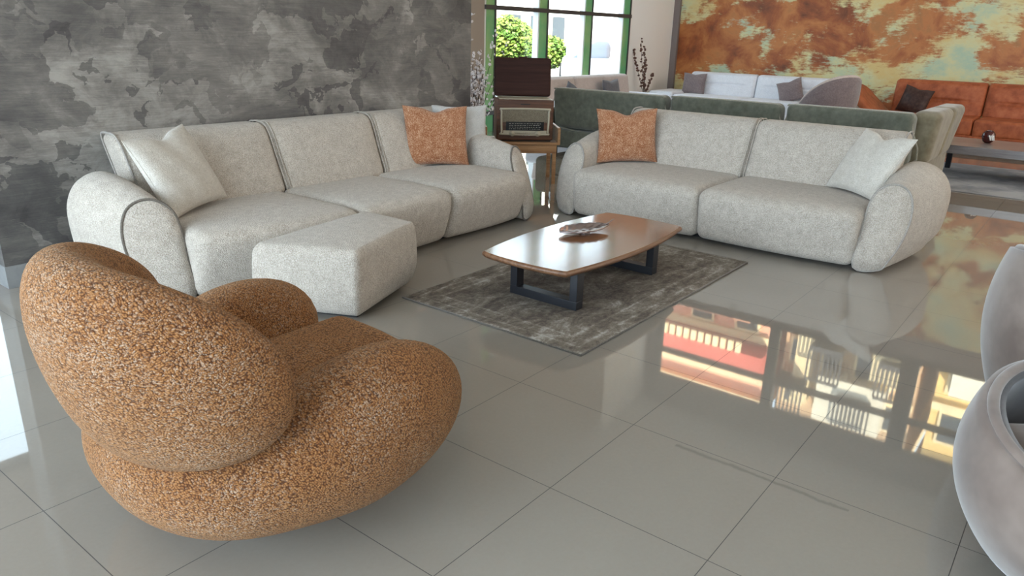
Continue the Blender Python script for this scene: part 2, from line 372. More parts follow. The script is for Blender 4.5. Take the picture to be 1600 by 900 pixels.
# textured grey partition
sbox('wall_grey_plaster', (0.17, 3.09, 0.135), (4.355, 3.36, CZ), MPL)
sbox('baseboard_grey_plaster', (0.165, 3.08, 0.0), (4.36, 3.37, 0.135), GREYBASE)
# back wall with its windows
mb = MB()
mb.box((1.05, WY, 0), (7.98, WY+0.25, CZ)); mb.box((-7.0, WY, 2.75), (1.05, WY+0.25, CZ)); mb.box((-7.0, WY, 0), (1.05, WY+0.25, 0.12))
struct(mb.build('wall_back', BEIGEW))
sbox('wall_back_upper', (7.98, WY, 4.1), (12.44, WY+0.25, CZ), BEIGEW)
sbox('wall_back_right', (12.44, WY, 0), (RX, WY+0.25, CZ), WHITEW)
# right wall: rust panel below, beam, high windows
mb = MB(); mb.box((RX, -7.2, 0), (RX+0.25, WY+0.25, 4.4)); mb.box((RX, -7.2, 6.5), (RX+0.25, WY+0.25, CZ))
mb.box((RX, 5.72, 4.4), (RX+0.25, WY+0.25, 6.5)); mb.box((RX, -7.2, 4.4), (RX+0.25, -3.2, 6.5))
struct(mb.build('wall_right', TRIMT))
sbox('wall_rust_panel', (RX-0.05, -7.0, 0.0), (RX-0.002, 5.86, 3.95), MRU)
sbox('trim_1', (RX-0.12, 5.86, 0.0), (RX-0.002, 5.998, 4.4), TRIMT)
# left wall with big shop windows, solid front wall
mb = MB(); mb.box((-7.2, -7.2, 4.6), (-7.0, WY, CZ)); mb.box((-7.2, -7.2, 0), (-7.0, WY, 0.3)); mb.box((-7.2, -7.2, 0.3), (-7.0, -5.4, 4.6))
struct(mb.build('wall_left', BEIGEW))
sbox('wall_front', (-7.2, -7.2, 0), (RX+0.3, -7.0, CZ), CEILM)

def window(n, x0, x1, z0, z1, fins, transoms, axis='x', at=WY, mats=(GREENF, WHITEF2, DARKFR)):
    """glazed opening: window_n > window_fin, window_bead, transom, glass_pane"""
    root = bpy.data.objects.new('window_%d' % n, None); C.objects.link(root); root['kind'] = 'structure'
    def bx(name, a0, a1, d0, d1, zz0, zz1, m):
        if axis == 'x': return bxo(name, (a0, d0, zz0), (a1, d1, zz1), m, root)
        return bxo(name, (d0, a0, zz0), (d1, a1, zz1), m, root)
    s = 1
    for (a0, a1) in fins:
        bx('window_fin', a0, a1, at+0.0*s, at+0.14, z0, z1, mats[0])
        if mats[1]:
            bx('window_bead', a0-0.035, a0, at+0.01, at+0.12, z0, z1, mats[1])
            bx('window_edge', a1, a1+0.03, at-0.02, at+0.14, z0, z1, mats[2])
    for z, t in transoms: bx('transom', x0, x1, at-0.03, at+0.10, z-t/2, z+t/2, mats[2])
    bx('glass_pane', x0, x1, at+0.145, at+0.155, z0, z1, GLASS)
    return root
window(1, 7.98, 12.44, 0.0, 4.1, [(8.03, 8.22), (9.42, 9.62), (10.83, 11.02), (12.2, 12.40)], [(1.90, 0.065), (3.62, 0.16), (0.30, 0.06)])
window(2, -7.0, 1.05, 0.12, 2.75, [(-2.1, -1.9), (-4.8, -4.6)], [(0.15, 0.06), (2.72, 0.06)])
window(3, -3.2, 5.72, 4.4, 6.5, [(5.6, 5.72), (2.78, 3.0), (0.0, 0.32), (-2.7, -2.45)], [(5.76, 0.11), (4.45, 0.1), (6.46, 0.08)], axis='y', at=RX+0.0, mats=(DARKFR, None, DARKFR))
window(4, -5.4, WY, 0.3, 4.6, [(-2.4, -2.25), (0.6, 0.75), (3.4, 3.55)], [(2.6, 0.08)], axis='y', at=-7.16, mats=(DARKFR, None, DARKFR))

# ------------------------------------------------------------------ outside the windows
PAVE = M('pavement', (0.42, 0.42, 0.41), 0.8, var=(3, (0.5, 0.5, 0.48), 0.4, 0.6))
def pal(name, c): return M(name, c, 0.85, var=(2.5, tuple(min(1, v*1.12) for v in c), 0.4, 0.6))
F_WHITE = pal('white_render', (0.80, 0.80, 0.80)); F_PINK = pal('salmon_render', (0.75, 0.36, 0.24)); F_CREAM = pal('cream_render', (0.78, 0.62, 0.38))
F_YEL = pal('ochre_render', (0.78, 0.52, 0.20)); F_RED = pal('red_tiles', (0.58, 0.12, 0.09)); F_DARK = M('dark_window_glass', (0.05, 0.06, 0.07), 0.1)
F_GREY = M('grey_shutter', (0.30, 0.33, 0.37), 0.6); F_STONE = pal('pale_stone', (0.70, 0.64, 0.52)); F_BROWN = pal('tan_render', (0.50, 0.33, 0.20))
sbox('ground', (-40, WY+0.3, -0.3), (60, 40, -0.05), PAVE)
sbox('ground_side', (RX+0.3, -40, -0.3), (60, WY+0.3, -0.05), PAVE)
def facade(root, W, D, H, wall, rows, cols, wz, wh, ww, glassm, trimm, awn=None, bal=False, band=None):
    """building whose front looks towards local -y"""
    bxo('wall', (-W/2, 0, -0.05), (W/2, D, H), wall, root)
    for i in range(rows):
        for j in range(cols):
            x = -W/2+W*(j+0.5)/cols; z = wz+i*(H-wz)/rows
            f = bxo('window_frame', (x-ww/2-0.08, -0.06, z-0.08), (x+ww/2+0.08, 0.02, z+wh+0.08), trimm, root)
            bxo('window_glass', (x-ww/2, -0.08, z), (x+ww/2, -0.061, z+wh), glassm, f)
            if bal and (i+j) % 2 == 0:
                b = MB(); b.box((x-ww, -0.9, z-0.25), (x+ww, 0, z-0.1))
                for k in range(9):
                    xx = x-ww+2*ww*k/8; b.box((xx-0.02, -0.9, z-0.1), (xx+0.02, -0.86, z+0.75))
                b.box((x-ww, -0.92, z+0.75), (x+ww, -0.84, z+0.82)); b.build('balcony', DARKFR if bal == 2 else trimm, root)
    bxo('cornice', (-W/2-0.15, -0.3, H), (W/2+0.15, D, H+0.35), trimm, root)
    if band:
        for z in band: bxo('string_course', (-W/2, -0.12, z), (W/2, 0, z+0.22), trimm, root)
    if awn:
        z, m = awn; mb = MB(); mb.add([(-W/2, 0, z+0.7), (W/2, 0, z+0.7), (W/2, -1.3, z), (-W/2, -1.3, z), (-W/2, 0, z+0.6), (W/2, 0, z+0.6), (W/2, -1.3, z-0.12), (-W/2, -1.3, z-0.12)],
              [(0,1,2,3),(7,6,5,4),(0,3,7,4),(1,5,6,2),(3,2,6,7),(0,4,5,1)]); mb.build('awning', m, root)
# across the street, seen through the tall window
t = thing('white_building', 'bright white street building with a grey roller shutter beyond the green-framed window', 'building', (27.3, 20, 0)); facade(t, 7, 5, 8, F_WHITE, 3, 4, 1.2, 1.1, 1.0, F_DARK, F_STONE)
bxo('roller_shutter', (-3.2, -0.12, 0.2), (-0.4, 0.0, 1.7), F_GREY, t)
t = thing('white_building', 'pale house with a tan band behind the right pane of the green-framed window', 'building', (34.6, 20, 0)); facade(t, 6.8, 5, 7, F_WHITE, 3, 3, 0.9, 1.2, 1.1, F_GREY, F_BROWN)
t = thing('white_building', 'sunlit white house behind the leafy street trees', 'building', (19.6, 22, 0)); facade(t, 7, 5, 9, F_WHITE, 3, 3, 1.0, 1.2, 0.9, F_GREY, F_STONE)
# across the other street, seen only in the polished floor through the high windows
t = thing('pink_building', 'salmon pink house mirrored in the floor, leftmost of the mirrored houses', 'building', (20, 6.9, 0), -PI/2); facade(t, 4.4, 5, 9.0, F_PINK, 6, 3, 0.4, 0.75, 0.62, F_DARK, F_CREAM, band=(7.0, 8.35), bal=0)
bxo('wall_panel', (-1.9, -0.25, 5.5), (1.6, 0, 6.6), F_PINK, t); bxo('wall_panel', (-0.6, -0.5, 5.75), (0.1, -0.2, 6.45), F_GREY, t)
mb = MB(); mb.box((-2.3, -0.9, 7.35), (2.3, 0, 7.95)); mb.build('awning', F_RED, t)
mb = MB()
for k in range(14): mb.box((-1.6+0.24*k, -1.0, 7.0), (-1.45+0.24*k, -0.9, 7.32))
mb.build('railing', F_CREAM, t)
t = thing('tan_building', 'tan house with railings mirrored in the floor, middle of the mirrored houses', 'building', (20.4, 2.5, 0), -PI/2); facade(t, 3.7, 5, 9.6, F_BROWN, 7, 4, 0.3, 0.7, 0.45, F_DARK, F_CREAM, bal=2, band=(6.2, 8.0))
bxo('wall_panel', (-1.4, -0.4, 6.4), (-0.9, 0, 8.8), F_CREAM, t); bxo('wall_panel', (0.7, -0.6, 6.0), (1.6, 0, 7.4), F_CREAM, t); bxo('wall_panel', (-0.6, -0.7, 7.6), (1.2, 0, 9.0), F_STONE, t)
t = thing('yellow_building', 'ochre yellow house mirrored in the floor, rightmost of the mirrored houses', 'building', (20.2, -1.75, 0), -PI/2); facade(t, 3.9, 5, 9.4, F_YEL, 6, 3, 0.5, 0.8, 0.7, F_DARK, F_CREAM, band=(5.6, 7.6))
bxo('wall_panel', (-1.6, -0.45, 6.0), (-0.3, 0, 7.2), F_STONE, t); bxo('wall_panel', (0.1, -0.5, 7.5), (1.4, 0, 8.6), F_WHITE, t)
t = thing('cream_building', 'cream house mirrored beside the ochre one at the far right of the floor', 'building', (20.6, -6.3, 0), -PI/2); facade(t, 4.0, 5, 10.4, F_CREAM, 7, 3, 0.5, 0.8, 0.7, F_DARK, F_STONE)
LEAFG = M('leaf_green', (0.07, 0.16, 0.025), 0.6, var=(3, (0.17, 0.24, 0.04), 0.4, 0.6)); BARK = M('bark', (0.12, 0.08, 0.05), 0.9)
def tree(x, y, h, r, label, sx=1.0):
    t = thing('street_tree', label, 'tree', (x, y, -0.05)); rnd = random.Random(int(x*10))
    mb = MB().tube([(0, 0, 0), (0.05, 0.02, h*0.35), (-0.03, 0, h*0.6)], 0.12, r2=0.06); mb.build('trunk', BARK, t, True)
    V = []; F = []
    for k in range(3600):
        d = Vector((rnd.gauss(0, 1), rnd.gauss(0, 1), rnd.gauss(0, 1))).normalized()*(rnd.random()**0.4)
        c = Vector((d.x*r*sx, d.y*r, h*0.62+d.z*h*0.40)); a = Vector((rnd.uniform(-1,1), rnd.uniform(-1,1), rnd.uniform(-1,1))).normalized()*0.085; b = a.orthogonal().normalized()*0.05
        n = len(V); V += [c-a, c-b, c+a, c+b]; F.append([n, n+1, n+2, n+3])
    link_mesh('foliage', V, F, LEAFG, t, False)
tree(18.5, 14, 2.1, 0.75, 'leafy green street tree outside the left pane of the tall window')
tree(20.0, 14.6, 1.95, 0.5, 'narrower street tree right of the leafy one, above the radio lid')
tree(22.3, 15.0, 1.5, 0.7, 'low leafy tree in the middle pane of the tall window')
t = thing('parked_car', 'pale parked car glimpsed through the middle pane of the tall window', 'car', (20.6, 12.2, -0.05), 0.6)
mb = MB(); mb.soft((0, 0, 0.55), (2.0, 0.85, 0.33), 0.2); mb.build('body', M('white_car_paint', (0.8, 0.8, 0.82), 0.2), t, True)
MB().soft((0.1, 0, 1.1), (1.1, 0.72, 0.30), 0.2, warp=lambda v: v*np.column_stack([1-0.5*(v[:, 2]+0.3), np.ones(len(v)), np.ones(len(v))])).build('cabin', F_GREY, t, True)
for sx in (-1.25, 1.25):
    for sy in (-0.8, 0.8): MB().tube([(sx, sy-0.1, 0.32), (sx, sy+0.1, 0.32)], 0.32, n=20).build('wheel', BLACK, t, True)

# low brown panel just past the left end of the grey wall
o = bxo('wooden_bench', (-0.6, 3.5, 0.0), (0.12, 3.9, 0.34), LIDW, bevel=0.01); tag(o, 'low dark brown wooden bench at the left edge beyond the grey wall', 'bench')

# ------------------------------------------------------------------ sofas
def bow_fn(k, depth, front_fade=0.85):
    def f(v):
        v = v.copy(); fade = np.clip(1-v[:, 1]/front_fade, 0, 1); v[:, 1] += bow_amount(v[:, 0], k)*fade; return v
    return f
def bow_amount(x, k):
    return np.where(x < 0, k[0], k[1])*(np.abs(x)/1.5)**4/(1+0.25*(np.abs(x)/1.5)**4)
def arm_section(s, top, sw=1.0):
    s = s*sw if sw > 1 else s
    """outline in (outward, height) of an arm, s = swell 0..1 towards the back"""
    P = [(0.00, 0.03), (0.0, 0.25), (0.0, 0.42), (0.02, top-0.075), (0.08, top-0.010), (0.155+0.02*s, top), (0.225+0.04*s, top-0.045), (0.262+0.06*s, top-0.14),
         (0.268+0.07*s, top-0.26), (0.245+0.07*s, 0.21), (0.20+0.06*s, 0.095), (0.155+0.05*s, 0.03)]
    return catmull([(a, b) for a, b in P], 4)
def make_arm(parent, side, x0, depth, W, k, mat, pipem, topf=0.60, topb=0.695, rec0=0.42, off=0.05, sw=1.0):
    secs = []; ys = [0, 0.02, 0.06, 0.15, 0.3, 0.5, 0.7, 0.85, 0.95, 1.0, 1.03, 1.045]
    N = None
    for y in ys:
        t = y/1.045; s = math.sin(min(1, t*1.1)*PI/2)
        sec = arm_section(s, topf+(topb-topf)*math.sin(t*PI/2), sw)
        if y > 0.95:
            sh = math.sqrt(max(0.0, 1-((y-0.95)/0.10)**2)); cx = 0.16; cz = 0.33; sec = [(cx+(a-cx)*(0.55+0.45*sh), cz+(b-cz)*(0.6+0.4*sh)) for a, b in sec]
        elif y == 0: sec = [(0.13+(a-0.13)*0.965, 0.32+(b-0.32)*0.975) for a, b in sec]
        secs.append([(a, y, b) for a, b in sec]); N = len(sec)
    V = [p for sct in secs for p in sct]; F = []
    for i in range(len(secs)-1):
        for j in range(N): F.append([i*N+j, i*N+(j+1) % N, (i+1)*N+(j+1) % N, (i+1)*N+j])
    # front cap, rings to the centre with a soft puff
    c = np.array([0.13, 0, 0.32]); base_i = 0; prev = list(range(N))
    for q, puff in ((0.7, 0.012), (0.35, 0.018)):
        start = len(V)
        for j in range(N):
            p = np.array(secs[0][j]); V.append(tuple(c+(p-c)*q+np.array([0, -puff, 0])))
        cur = list(range(start, start+N))
        for j in range(N): F.append([prev[j], cur[j], cur[(j+1) % N], prev[(j+1) % N]])
        prev = cur
    V.append((0.13, -0.020, 0.32)); 
    for j in range(N): F.append([prev[j], len(V)-1, prev[(j+1) % N]])
    L = (len(secs)-1)*N; V.append(tuple(np.mean(np.array(secs[-1]), axis=0)))
    for j in range(N): F.append([L+j, L+(j+1) % N, len(V)-1])
    def place(v):
        v = np.array(v, float); rec = np.clip(v[:, 2]-0.12, 0, 1)*rec0; fade = np.clip(1-v[:, 1]/0.9, 0, 1)
        outl = v[:, 0]
        v[:, 1] = v[:, 1] + fade*(rec + 0.55*np.clip(outl-0.02, 0, 1)**1.5) + off*fade
        v[:, 0] = side*(x0 + outl)
        v[:, 1] += bow_amount(v[:, 0], k)*np.clip(1-v[:, 1]/0.85, 0, 1)
        return v
    o = link_mesh('armrest', place(V), F, mat, parent)
    loop = [(a, 0.012, b) for a, b in arm_section(0.02, topf+0.004) ]
    mb = MB(); mb.tube(place(loop), 0.0085, closed=True, n=8); mb.build('piping', pipem, o, True)
    return o
def make_sofa(name, label, loc, rotz, seats, half, k, pipem, backs=None, mat=CREAM, group=None, ktop=0.88, tuck=0.11):
    """local: x across (viewer's left to right), y from the front backwards"""
    root = thing(name, label, 'sofa', loc, rotz, group)
    bw = bow_fn(k, 1.15)
    x0 = seats[0]; x1 = seats[-1]
    def seatwarp(cx, hx):
        def f(v):
            v = v.copy(); xr = (v[:, 0]-cx)/hx; z = v[:, 2]
            front = np.clip(1-v[:, 1]/0.30, 0, 1)
            v[:, 1] += front*(tuck*np.clip(1-z/0.32, 0, 1)**1.3)          # front tucks in towards the floor
            v[:, 1] -= front*0.03*(1-xr**2)
            top = np.clip((z-0.30)/0.15, 0, 1); v[:, 2] += top*0.028*(1-xr**4)*np.clip(1-((v[:, 1]-0.35)/0.62)**2, 0, 1)
            v[:, 2] -= top*0.02*np.clip(1-v[:, 1]/0.12, 0, 1)
            return bw(v)
        return f
    for a, b in zip(seats[:-1], seats[1:]):
        cx, hx = (a+b)/2, (b-a)/2-0.002
        soft('seat', (cx, 0.46, 0.225), (hx, 0.46, 0.200), 0.065, mat, root, (24, 18, 8), seatwarp(cx, hx), a=6)
    backs = backs or seats
    for i, (a, b) in enumerate(zip(backs[:-1], backs[1:])):
        cx, hx = (a+b)/2, (b-a)/2-0.003
        def bwarp(v, cx=cx, hx=hx):
            v = v.copy(); z = v[:, 2]; xr = (v[:, 0]-cx)/hx; fr = v[:, 1] < 0.98
            zr = (z-0.62)/0.26
            v[:, 1] -= np.where(fr, 0.045*(1-xr**4)*np.clip(1-zr**4, 0, 1), 0)
            v[:, 1] += (z-0.42)*0.40; v[:, 0] += (v[:, 0])*(z-0.42)*0.06
            v[:, 1] -= np.clip(z-0.8, 0, 1)*0.2*np.where(fr, -0.6, 0.3)
            return v
        o = soft('backrest', (cx, 0.98, 0.635), (hx, 0.115, ktop-0.635), 0.055, mat, root, (20, 4, 14), bwarp, a=5)
        for sx in (-1, 1):
            X = cx+sx*(hx-0.012); hh = ktop-0.635; pts = []
            for q in catmull([(-0.115, 0), (-0.115, hh*0.7), (-0.10, hh*0.93), (-0.06, hh), (0.06, hh), (0.10, hh*0.93), (0.115, hh*0.7), (0.115, 0), (0.115, -hh*0.9), (0, -hh), (-0.115, -hh*0.9)], 4):
                pts.append((X, 0.98+q[0]*1.01, 0.635+q[1]*1.01))
            MB().tube(bwarp(np.array(pts)), 0.0065 if (i, sx) in ((0, -1), (len(backs)-2, 1)) else 0.004, closed=True, n=8).build('piping', PIPE if (i, sx) in ((0, -1), (len(backs)-2, 1)) else mat, o, True)
    for side, xe in ((-1, -x0), (1, x1)):
        lf = side < 0 and len(seats) == 4
        make_arm(root, side, xe+0.004, 1.05, half, k, mat, pipem, rec0=0.26 if lf else 0.42, off=0.11 if lf else 0.05, sw=1.0 if len(seats) == 4 else 1.8)
    # frame behind the cushions and the dark plinth
    soft('back_frame', ((x0+x1)/2, 1.02, 0.30), ((x1-x0)/2-0.02, 0.085, 0.24), 0.04, mat, root, (8, 2, 4))
    V = []; xs = np.linspace(x0-0.1, x1+0.1, 14)
    P = [(x, 0.20+float(bow_amount(np.array(x), k))) for x in xs]+[(x1+0.05, 0.95), (x0-0.05, 0.95)]
    n = len(P); V = [(a, b, 0.0) for a, b in P]+[(a, b, 0.07) for a, b in P]
    F = [list(range(n))[::-1], list(range(n, 2*n))]+[[i, (i+1) % n, n+(i+1) % n, n+i] for i in range(n)]
    link_mesh('plinth', V, F, BLACK, root, False)
    return root
# four-seat sofa along the grey wall; three-part
make_sofa('curved_sofa', 'long cream boucle three-section sofa along the grey plaster wall', (2.22, 1.80, 0), 0,
          [-1.44, -0.38, 0.50, 1.45], 1.9, (0.24, 0.03), PIPED, backs=[-1.38, -0.33, 0.62, 1.52])
make_sofa('curved_sofa', 'cream boucle two-section sofa at right, in front of the green sofa', (4.085, 0.53, 0), -PI/2,
          [-1.17, 0.02, 1.21], 1.5, (0.06, 0.06), PIPE, backs=[-1.17, 0.03, 1.20], tuck=0.05)
# ottoman
def ottoman():
    root = thing('ottoman', 'cream boucle wedge-shaped ottoman pushed up against the long sofa', 'ottoman', (1.36, 1.44, 0))
    P = [(-0.50, 0.06), (-0.23, -0.45), (0.50, -0.14), (0.53, 0.34), (0.02, 0.36)]
    # bilinear warp of a soft box onto the quad
    q = [np.array(p) for p in ((-0.19, -0.36), (0.50, -0.10), (0.50, 0.35), (-0.48, 0.18))]
    def wp(v):
        a = (v[:, 0]/0.5+1)/2; b = (v[:, 1]/0.5+1)/2; z = v[:, 2].copy()
        p = ((1-a)*(1-b))[:, None]*q[0]+(a*(1-b))[:, None]*q[1]+(a*b)[:, None]*q[2]+((1-a)*b)[:, None]*q[3]
        out = np.column_stack([p, z])
        xr = v[:, 0]/0.5; yr = v[:, 1]/0.5
        out[:, 2] += np.clip((z-0.3)/0.12, 0, 1)*0.02*(1-xr**2)*(1-yr**2)
        zr = (z-0.22)/0.2
        cen = np.array([0.08, 0.04]); d = out[:, :2]-cen; out[:, :2] = cen+d*(1+0.035*(1-zr**2))[:, None]
        low = np.clip(1-z/0.16, 0, 1); out[:, :2] -= (out[:, :2]-cen)*(0.12*low**1.5)[:, None]
        return out
    soft('cushion', (0, 0, 0.225), (0.5, 0.5, 0.195), 0.055, CREAM, root, (18, 18, 8), wp, a=6)
    mb = MB(); pl = [(-0.12, -0.25), (0.38, -0.05), (0.38, 0.32), (-0.30, 0.15)]
    mb.add([(a, b, 0) for a, b in pl]+[(a, b, 0.05) for a, b in pl], [(3,2,1,0), (4,5,6,7), (0,1,5,4), (1,2,6,5), (2,3,7,6), (3,0,4,7)]); mb.build('plinth', BLACK, root)
    return root
ottoman()

# ------------------------------------------------------------------ cushions
def pillow(name, label, size, mat, mtx_loc, yaw=0.0, lean=0.0, roll=0.0, thick=0.075, chop=0.06, group=None, height=None, n=28):
    """square cushion standing on its lower edge; local x = width, z = up, y = thickness"""
    H = height or size; W = size; V = []; F = []
    us = np.sin(np.linspace(-PI/2, PI/2, n+1))
    for sgn in (1, -1):
        for j in range(n+1):
            for i in range(n+1):
                u, v = us[i], us[j]
                ex = 1-0.075*(1-v*v)**1.0*abs(u)**3; ez = 1-0.075*(1-u*u)*abs(v)**3
                x = u*W/2*ex; z = v*H/2*ez
                b = max(0.0, (1-u*u)*(1-v*v))**0.42
                t = thick*b
                top = max(0.0, v)
                c = math.exp(-((u/0.30)**2))*top**1.5
                z -= chop*1.1*c; t *= (1-0.45*c*(chop/0.06 if chop else 0))
                t *= 1+0.15*(0.5-v*0.5)
                wr = 0.004*math.sin(9*u+4*v)*b
                V.append((x, sgn*(t)+wr, z+H/2))
    N = (n+1)**2
    for s in (0, 1):
        for j in range(n):
            for i in range(n):
                a = s*N+j*(n+1)+i; qd = [a, a+1, a+n+2, a+n+1]; F.append(qd if s else qd[::-1])
    # weld rims
    me_o = link_mesh(name, V, F, mat)
    bm = bmesh.new(); bm.from_mesh(me_o.data); bmesh.ops.remove_doubles(bm, verts=bm.verts, dist=0.0004); bmesh.ops.recalc_face_normals(bm, faces=bm.faces); bm.to_mesh(me_o.data); bm.free()
    me_o.rotation_mode = 'XYZ'
    R = Matrix.Rotation(yaw, 4, 'Z') @ Matrix.Rotation(-lean, 4, 'X') @ Matrix.Rotation(roll, 4, 'Y')
    me_o.matrix_world = Matrix.Translation(mtx_loc) @ R
    rim = [(u, -1) for u in us]+[(1, v) for v in us[1:]]+[(u, 1) for u in us[::-1][1:]]+[(-1, v) for v in us[::-1][1:-1]]
    pts = []
    for u, v in rim:
        ex = 1-0.075*(1-v*v)*abs(u)**3; ez = 1-0.075*(1-u*u)*abs(v)**3
        pts.append((u*W/2*ex, 0, v*H/2*ez - chop*1.1*math.exp(-((u/0.30)**2))*max(0.0, v)**1.5 + H/2))
    MB().tube(pts, 0.0035, closed=True, n=6).build('seam', mat, me_o, True)
    return tag(me_o, label, 'cushion', group)
pillow('cushion', 'cream cushion leaning in the left corner of the long sofa', 0.56, CREAM2, (1.08, 2.43, 0.455), yaw=0.42, lean=0.50, roll=-0.07, thick=0.085, chop=0.04, height=0.52)
pillow('cushion', 'burnt orange flecked cushion at the right end of the long sofa', 0.56, ORP, (3.33, 2.56, 0.44), yaw=-0.55, lean=0.22, roll=0.02, height=0.50, chop=0.035)
pillow('cushion', 'pale grey cushion behind the orange cushion on the long sofa', 0.50, GREYP, (3.68, 2.60, 0.44), yaw=-0.55, lean=0.14, roll=0.0, chop=0.0, height=0.48)
pillow('cushion', 'burnt orange flecked cushion at the left end of the right sofa', 0.56, ORP, (4.72, 1.50, 0.44), yaw=-0.80, lean=0.22, roll=-0.02, height=0.48, chop=0.04)
pillow('cushion', 'cream cushion leaning in the right corner of the right sofa', 0.54, CREAM2, (4.72, -0.44, 0.445), yaw=-2.2, lean=0.55, roll=0.03, thick=0.085, chop=0.04, height=0.52)

# ------------------------------------------------------------------ rug, table, leaf dish
V, F = soft_data((1.095, 0.64, 0.006), 0.005, (40, 24, 1), 2)
o = link_mesh('rug', V, F, MRUG); o.location = (2.73, 0.59, 0.0065); tag(o, 'distressed grey patterned rug under the walnut coffee table', 'rug')
o2 = MB().tube([(-1.095, -0.64, 0), (1.095, -0.64, 0), (1.095, 0.64, 0), (-1.095, 0.64, 0)], 0.0065, closed=True, n=6).build('rug_binding', PIPED, o, True)
def coffee_table():
    root = thing('coffee_table', 'low walnut coffee table with black sled legs on the grey rug', 'table', (2.625, 0.555, 0))
    z0, z1 = 0.272, 0.312
    # outline: bulging long sides, nearly straight ends, rounded corners
    L, Wd = 0.715, 0.300; pts = []
    def side(x): return Wd+0.075*(1-(x/L)**2)
    raw = [(x, -side(x)) for x in np.linspace(-L+0.06, L-0.06, 13)]+[(L-0.012, -Wd+0.005), (L+0.012, -Wd*0.6), (L+0.022, 0), (L+0.012, Wd*0.6), (L-0.012, Wd-0.005)]+[(x, side(x)) for x in np.linspace(L-0.06, -L+0.06, 13)]+[(-L+0.012, Wd-0.005), (-L-0.012, Wd*0.6), (-L-0.022, 0), (-L-0.012, -Wd*0.6), (-L+0.012, -Wd+0.005)]
    out = catmull(raw, 4); n = len(out); out = np.array(out)
    prof = [(0.0, z1), (0.006, z1-0.002), (0.014, z1-0.010), (0.014, z1-0.022), (0.0, z0+0.004), (-0.03, z0)]
    def ring(off, z):
        r = []
        for i in range(n):
            t = out[(i+1) % n]-out[i-1]; t = t/np.linalg.norm(t); nn = np.array([t[1], -t[0]]); p = out[i]+nn*(off-0.014); r.append((p[0], p[1], z))
        return r
    V = []; F = []
    for off, z in prof: V += ring(off, z)
    for k in range(len(prof)-1):
        for i in range(n): F.append([k*n+i, k*n+(i+1) % n, (k+1)*n+(i+1) % n, (k+1)*n+i])
    F.append([(len(prof)-1)*n+i for i in range(n)][::-1])
    e = link_mesh('table_edge', V, F, WALEDGE, root)
    top = ring(0.001, z1+0.0005); bot = ring(0.001, z1-0.003)
    link_mesh('tabletop', bot+top, [[n+i for i in range(n)], [i for i in range(n)][::-1]]+[[i, (i+1) % n, n+(i+1) % n, n+i] for i in range(n)], WALNUT, root, False)
    for x in (-0.46, 0.46):
        mb = MB(); w2 = 0.245; b = 0.052; zt = z0+0.002; a = 0.0125
        for yy in (-w2, w2-b): mb.box((x-0.035, yy, a+b), (x+0.035, yy+b, zt))
        mb.box((x-0.035, -w2, a), (x+0.035, w2, a+b)); mb.build('leg_frame', BLACKM, root, bevel=0.003)
coffee_table()
def leaf_dish():
    V = []; F = []; nu, nv = 28, 16; L = 0.38
    def wd(t): return 0.105*(math.sin(PI*t**0.85))**0.75*(1+0.05*math.sin(26*t))
    for s in (0, 1):
        for i in range(nu+1):
            t = i/nu
            for j in range(nv+1):
                u = j/nv*2-1; x = (t-0.5)*L; y = u*wd(t)+0.012*math.sin(t*3)
                z = 0.006+0.022*abs(u)**1.6*math.sin(PI*t)**0.5+0.020*(2*t-1)**2+0.012*t+0.006*abs(math.sin((t*7-abs(u)*1.6)*PI))*(1 if s == 0 else 0) - (0.006 if s else 0)
                if abs(u) < 0.08: z += 0.004 if s == 0 else 0
                V.append((x, y, z))
    N = (nu+1)*(nv+1)
    for s in (0, 1):
        for i in range(nu):
            for j in range(nv):
                a = s*N+i*(nv+1)+j; F.append([a, a+1, a+nv+2, a+nv+1] if s == 0 else [a, a+nv+1, a+nv+2, a+1])
    for i in range(nu):
        for j in (0, nv):
            a = i*(nv+1)+j; F.append([a, a+nv+1, N+a+nv+1, N+a])
    root = thing('leaf_dish', 'pewter leaf-shaped dish on the walnut coffee table', 'dish', (2.70, 0.64, 0.3135), -0.42)
    o = link_mesh('bowl', V, F, LEAFM, root)
    MB().tube(catmull([(0.17, 0, 0.045), (0.20, 0.004, 0.058), (0.225, 0.002, 0.075)], 5, False), 0.005, r2=0.0035).build('stem', LEAFM, root, True)
    lathe('foot', [(0.035, 0.0), (0.035, 0.006), (0.02, 0.010)], LEAFM, root, 20)
leaf_dish()

# ------------------------------------------------------------------ orange swivel armchair
def remesh_obj(name, mb, mat, parent, vox=0.014, smooth=12):
    o = mb.build(name, mat, parent, True)
    r = o.modifiers.new('remesh', 'REMESH'); r.mode = 'VOXEL'; r.voxel_size = vox; r.use_smooth_shade = True
    s = o.modifiers.new('smooth', 'SMOOTH'); s.factor = 0.6; s.iterations = smooth
    return o
def ell(c, r, warp=None, nu=40, nv=24, e=1.0):
    V = []; F = []
    def sp(x, p): return math.copysign(abs(x)**p, x)
    for i in range(nv+1):
        ph = -PI/2+PI*i/nv
        for j in range(nu):
            th = 2*PI*j/nu
            V.append((r[0]*sp(math.cos(ph), e)*sp(math.cos(th), e), r[1]*sp(math.cos(ph), e)*sp(math.sin(th), e), r[2]*sp(math.sin(ph), e)))
    for i in range(nv):
        for j in range(nu): F.append([i*nu+j, i*nu+(j+1) % nu, (i+1)*nu+(j+1) % nu, (i+1)*nu+j])
    V = np.array(V)+np.array(c)
    if warp: V = warp(V)
    return V, F
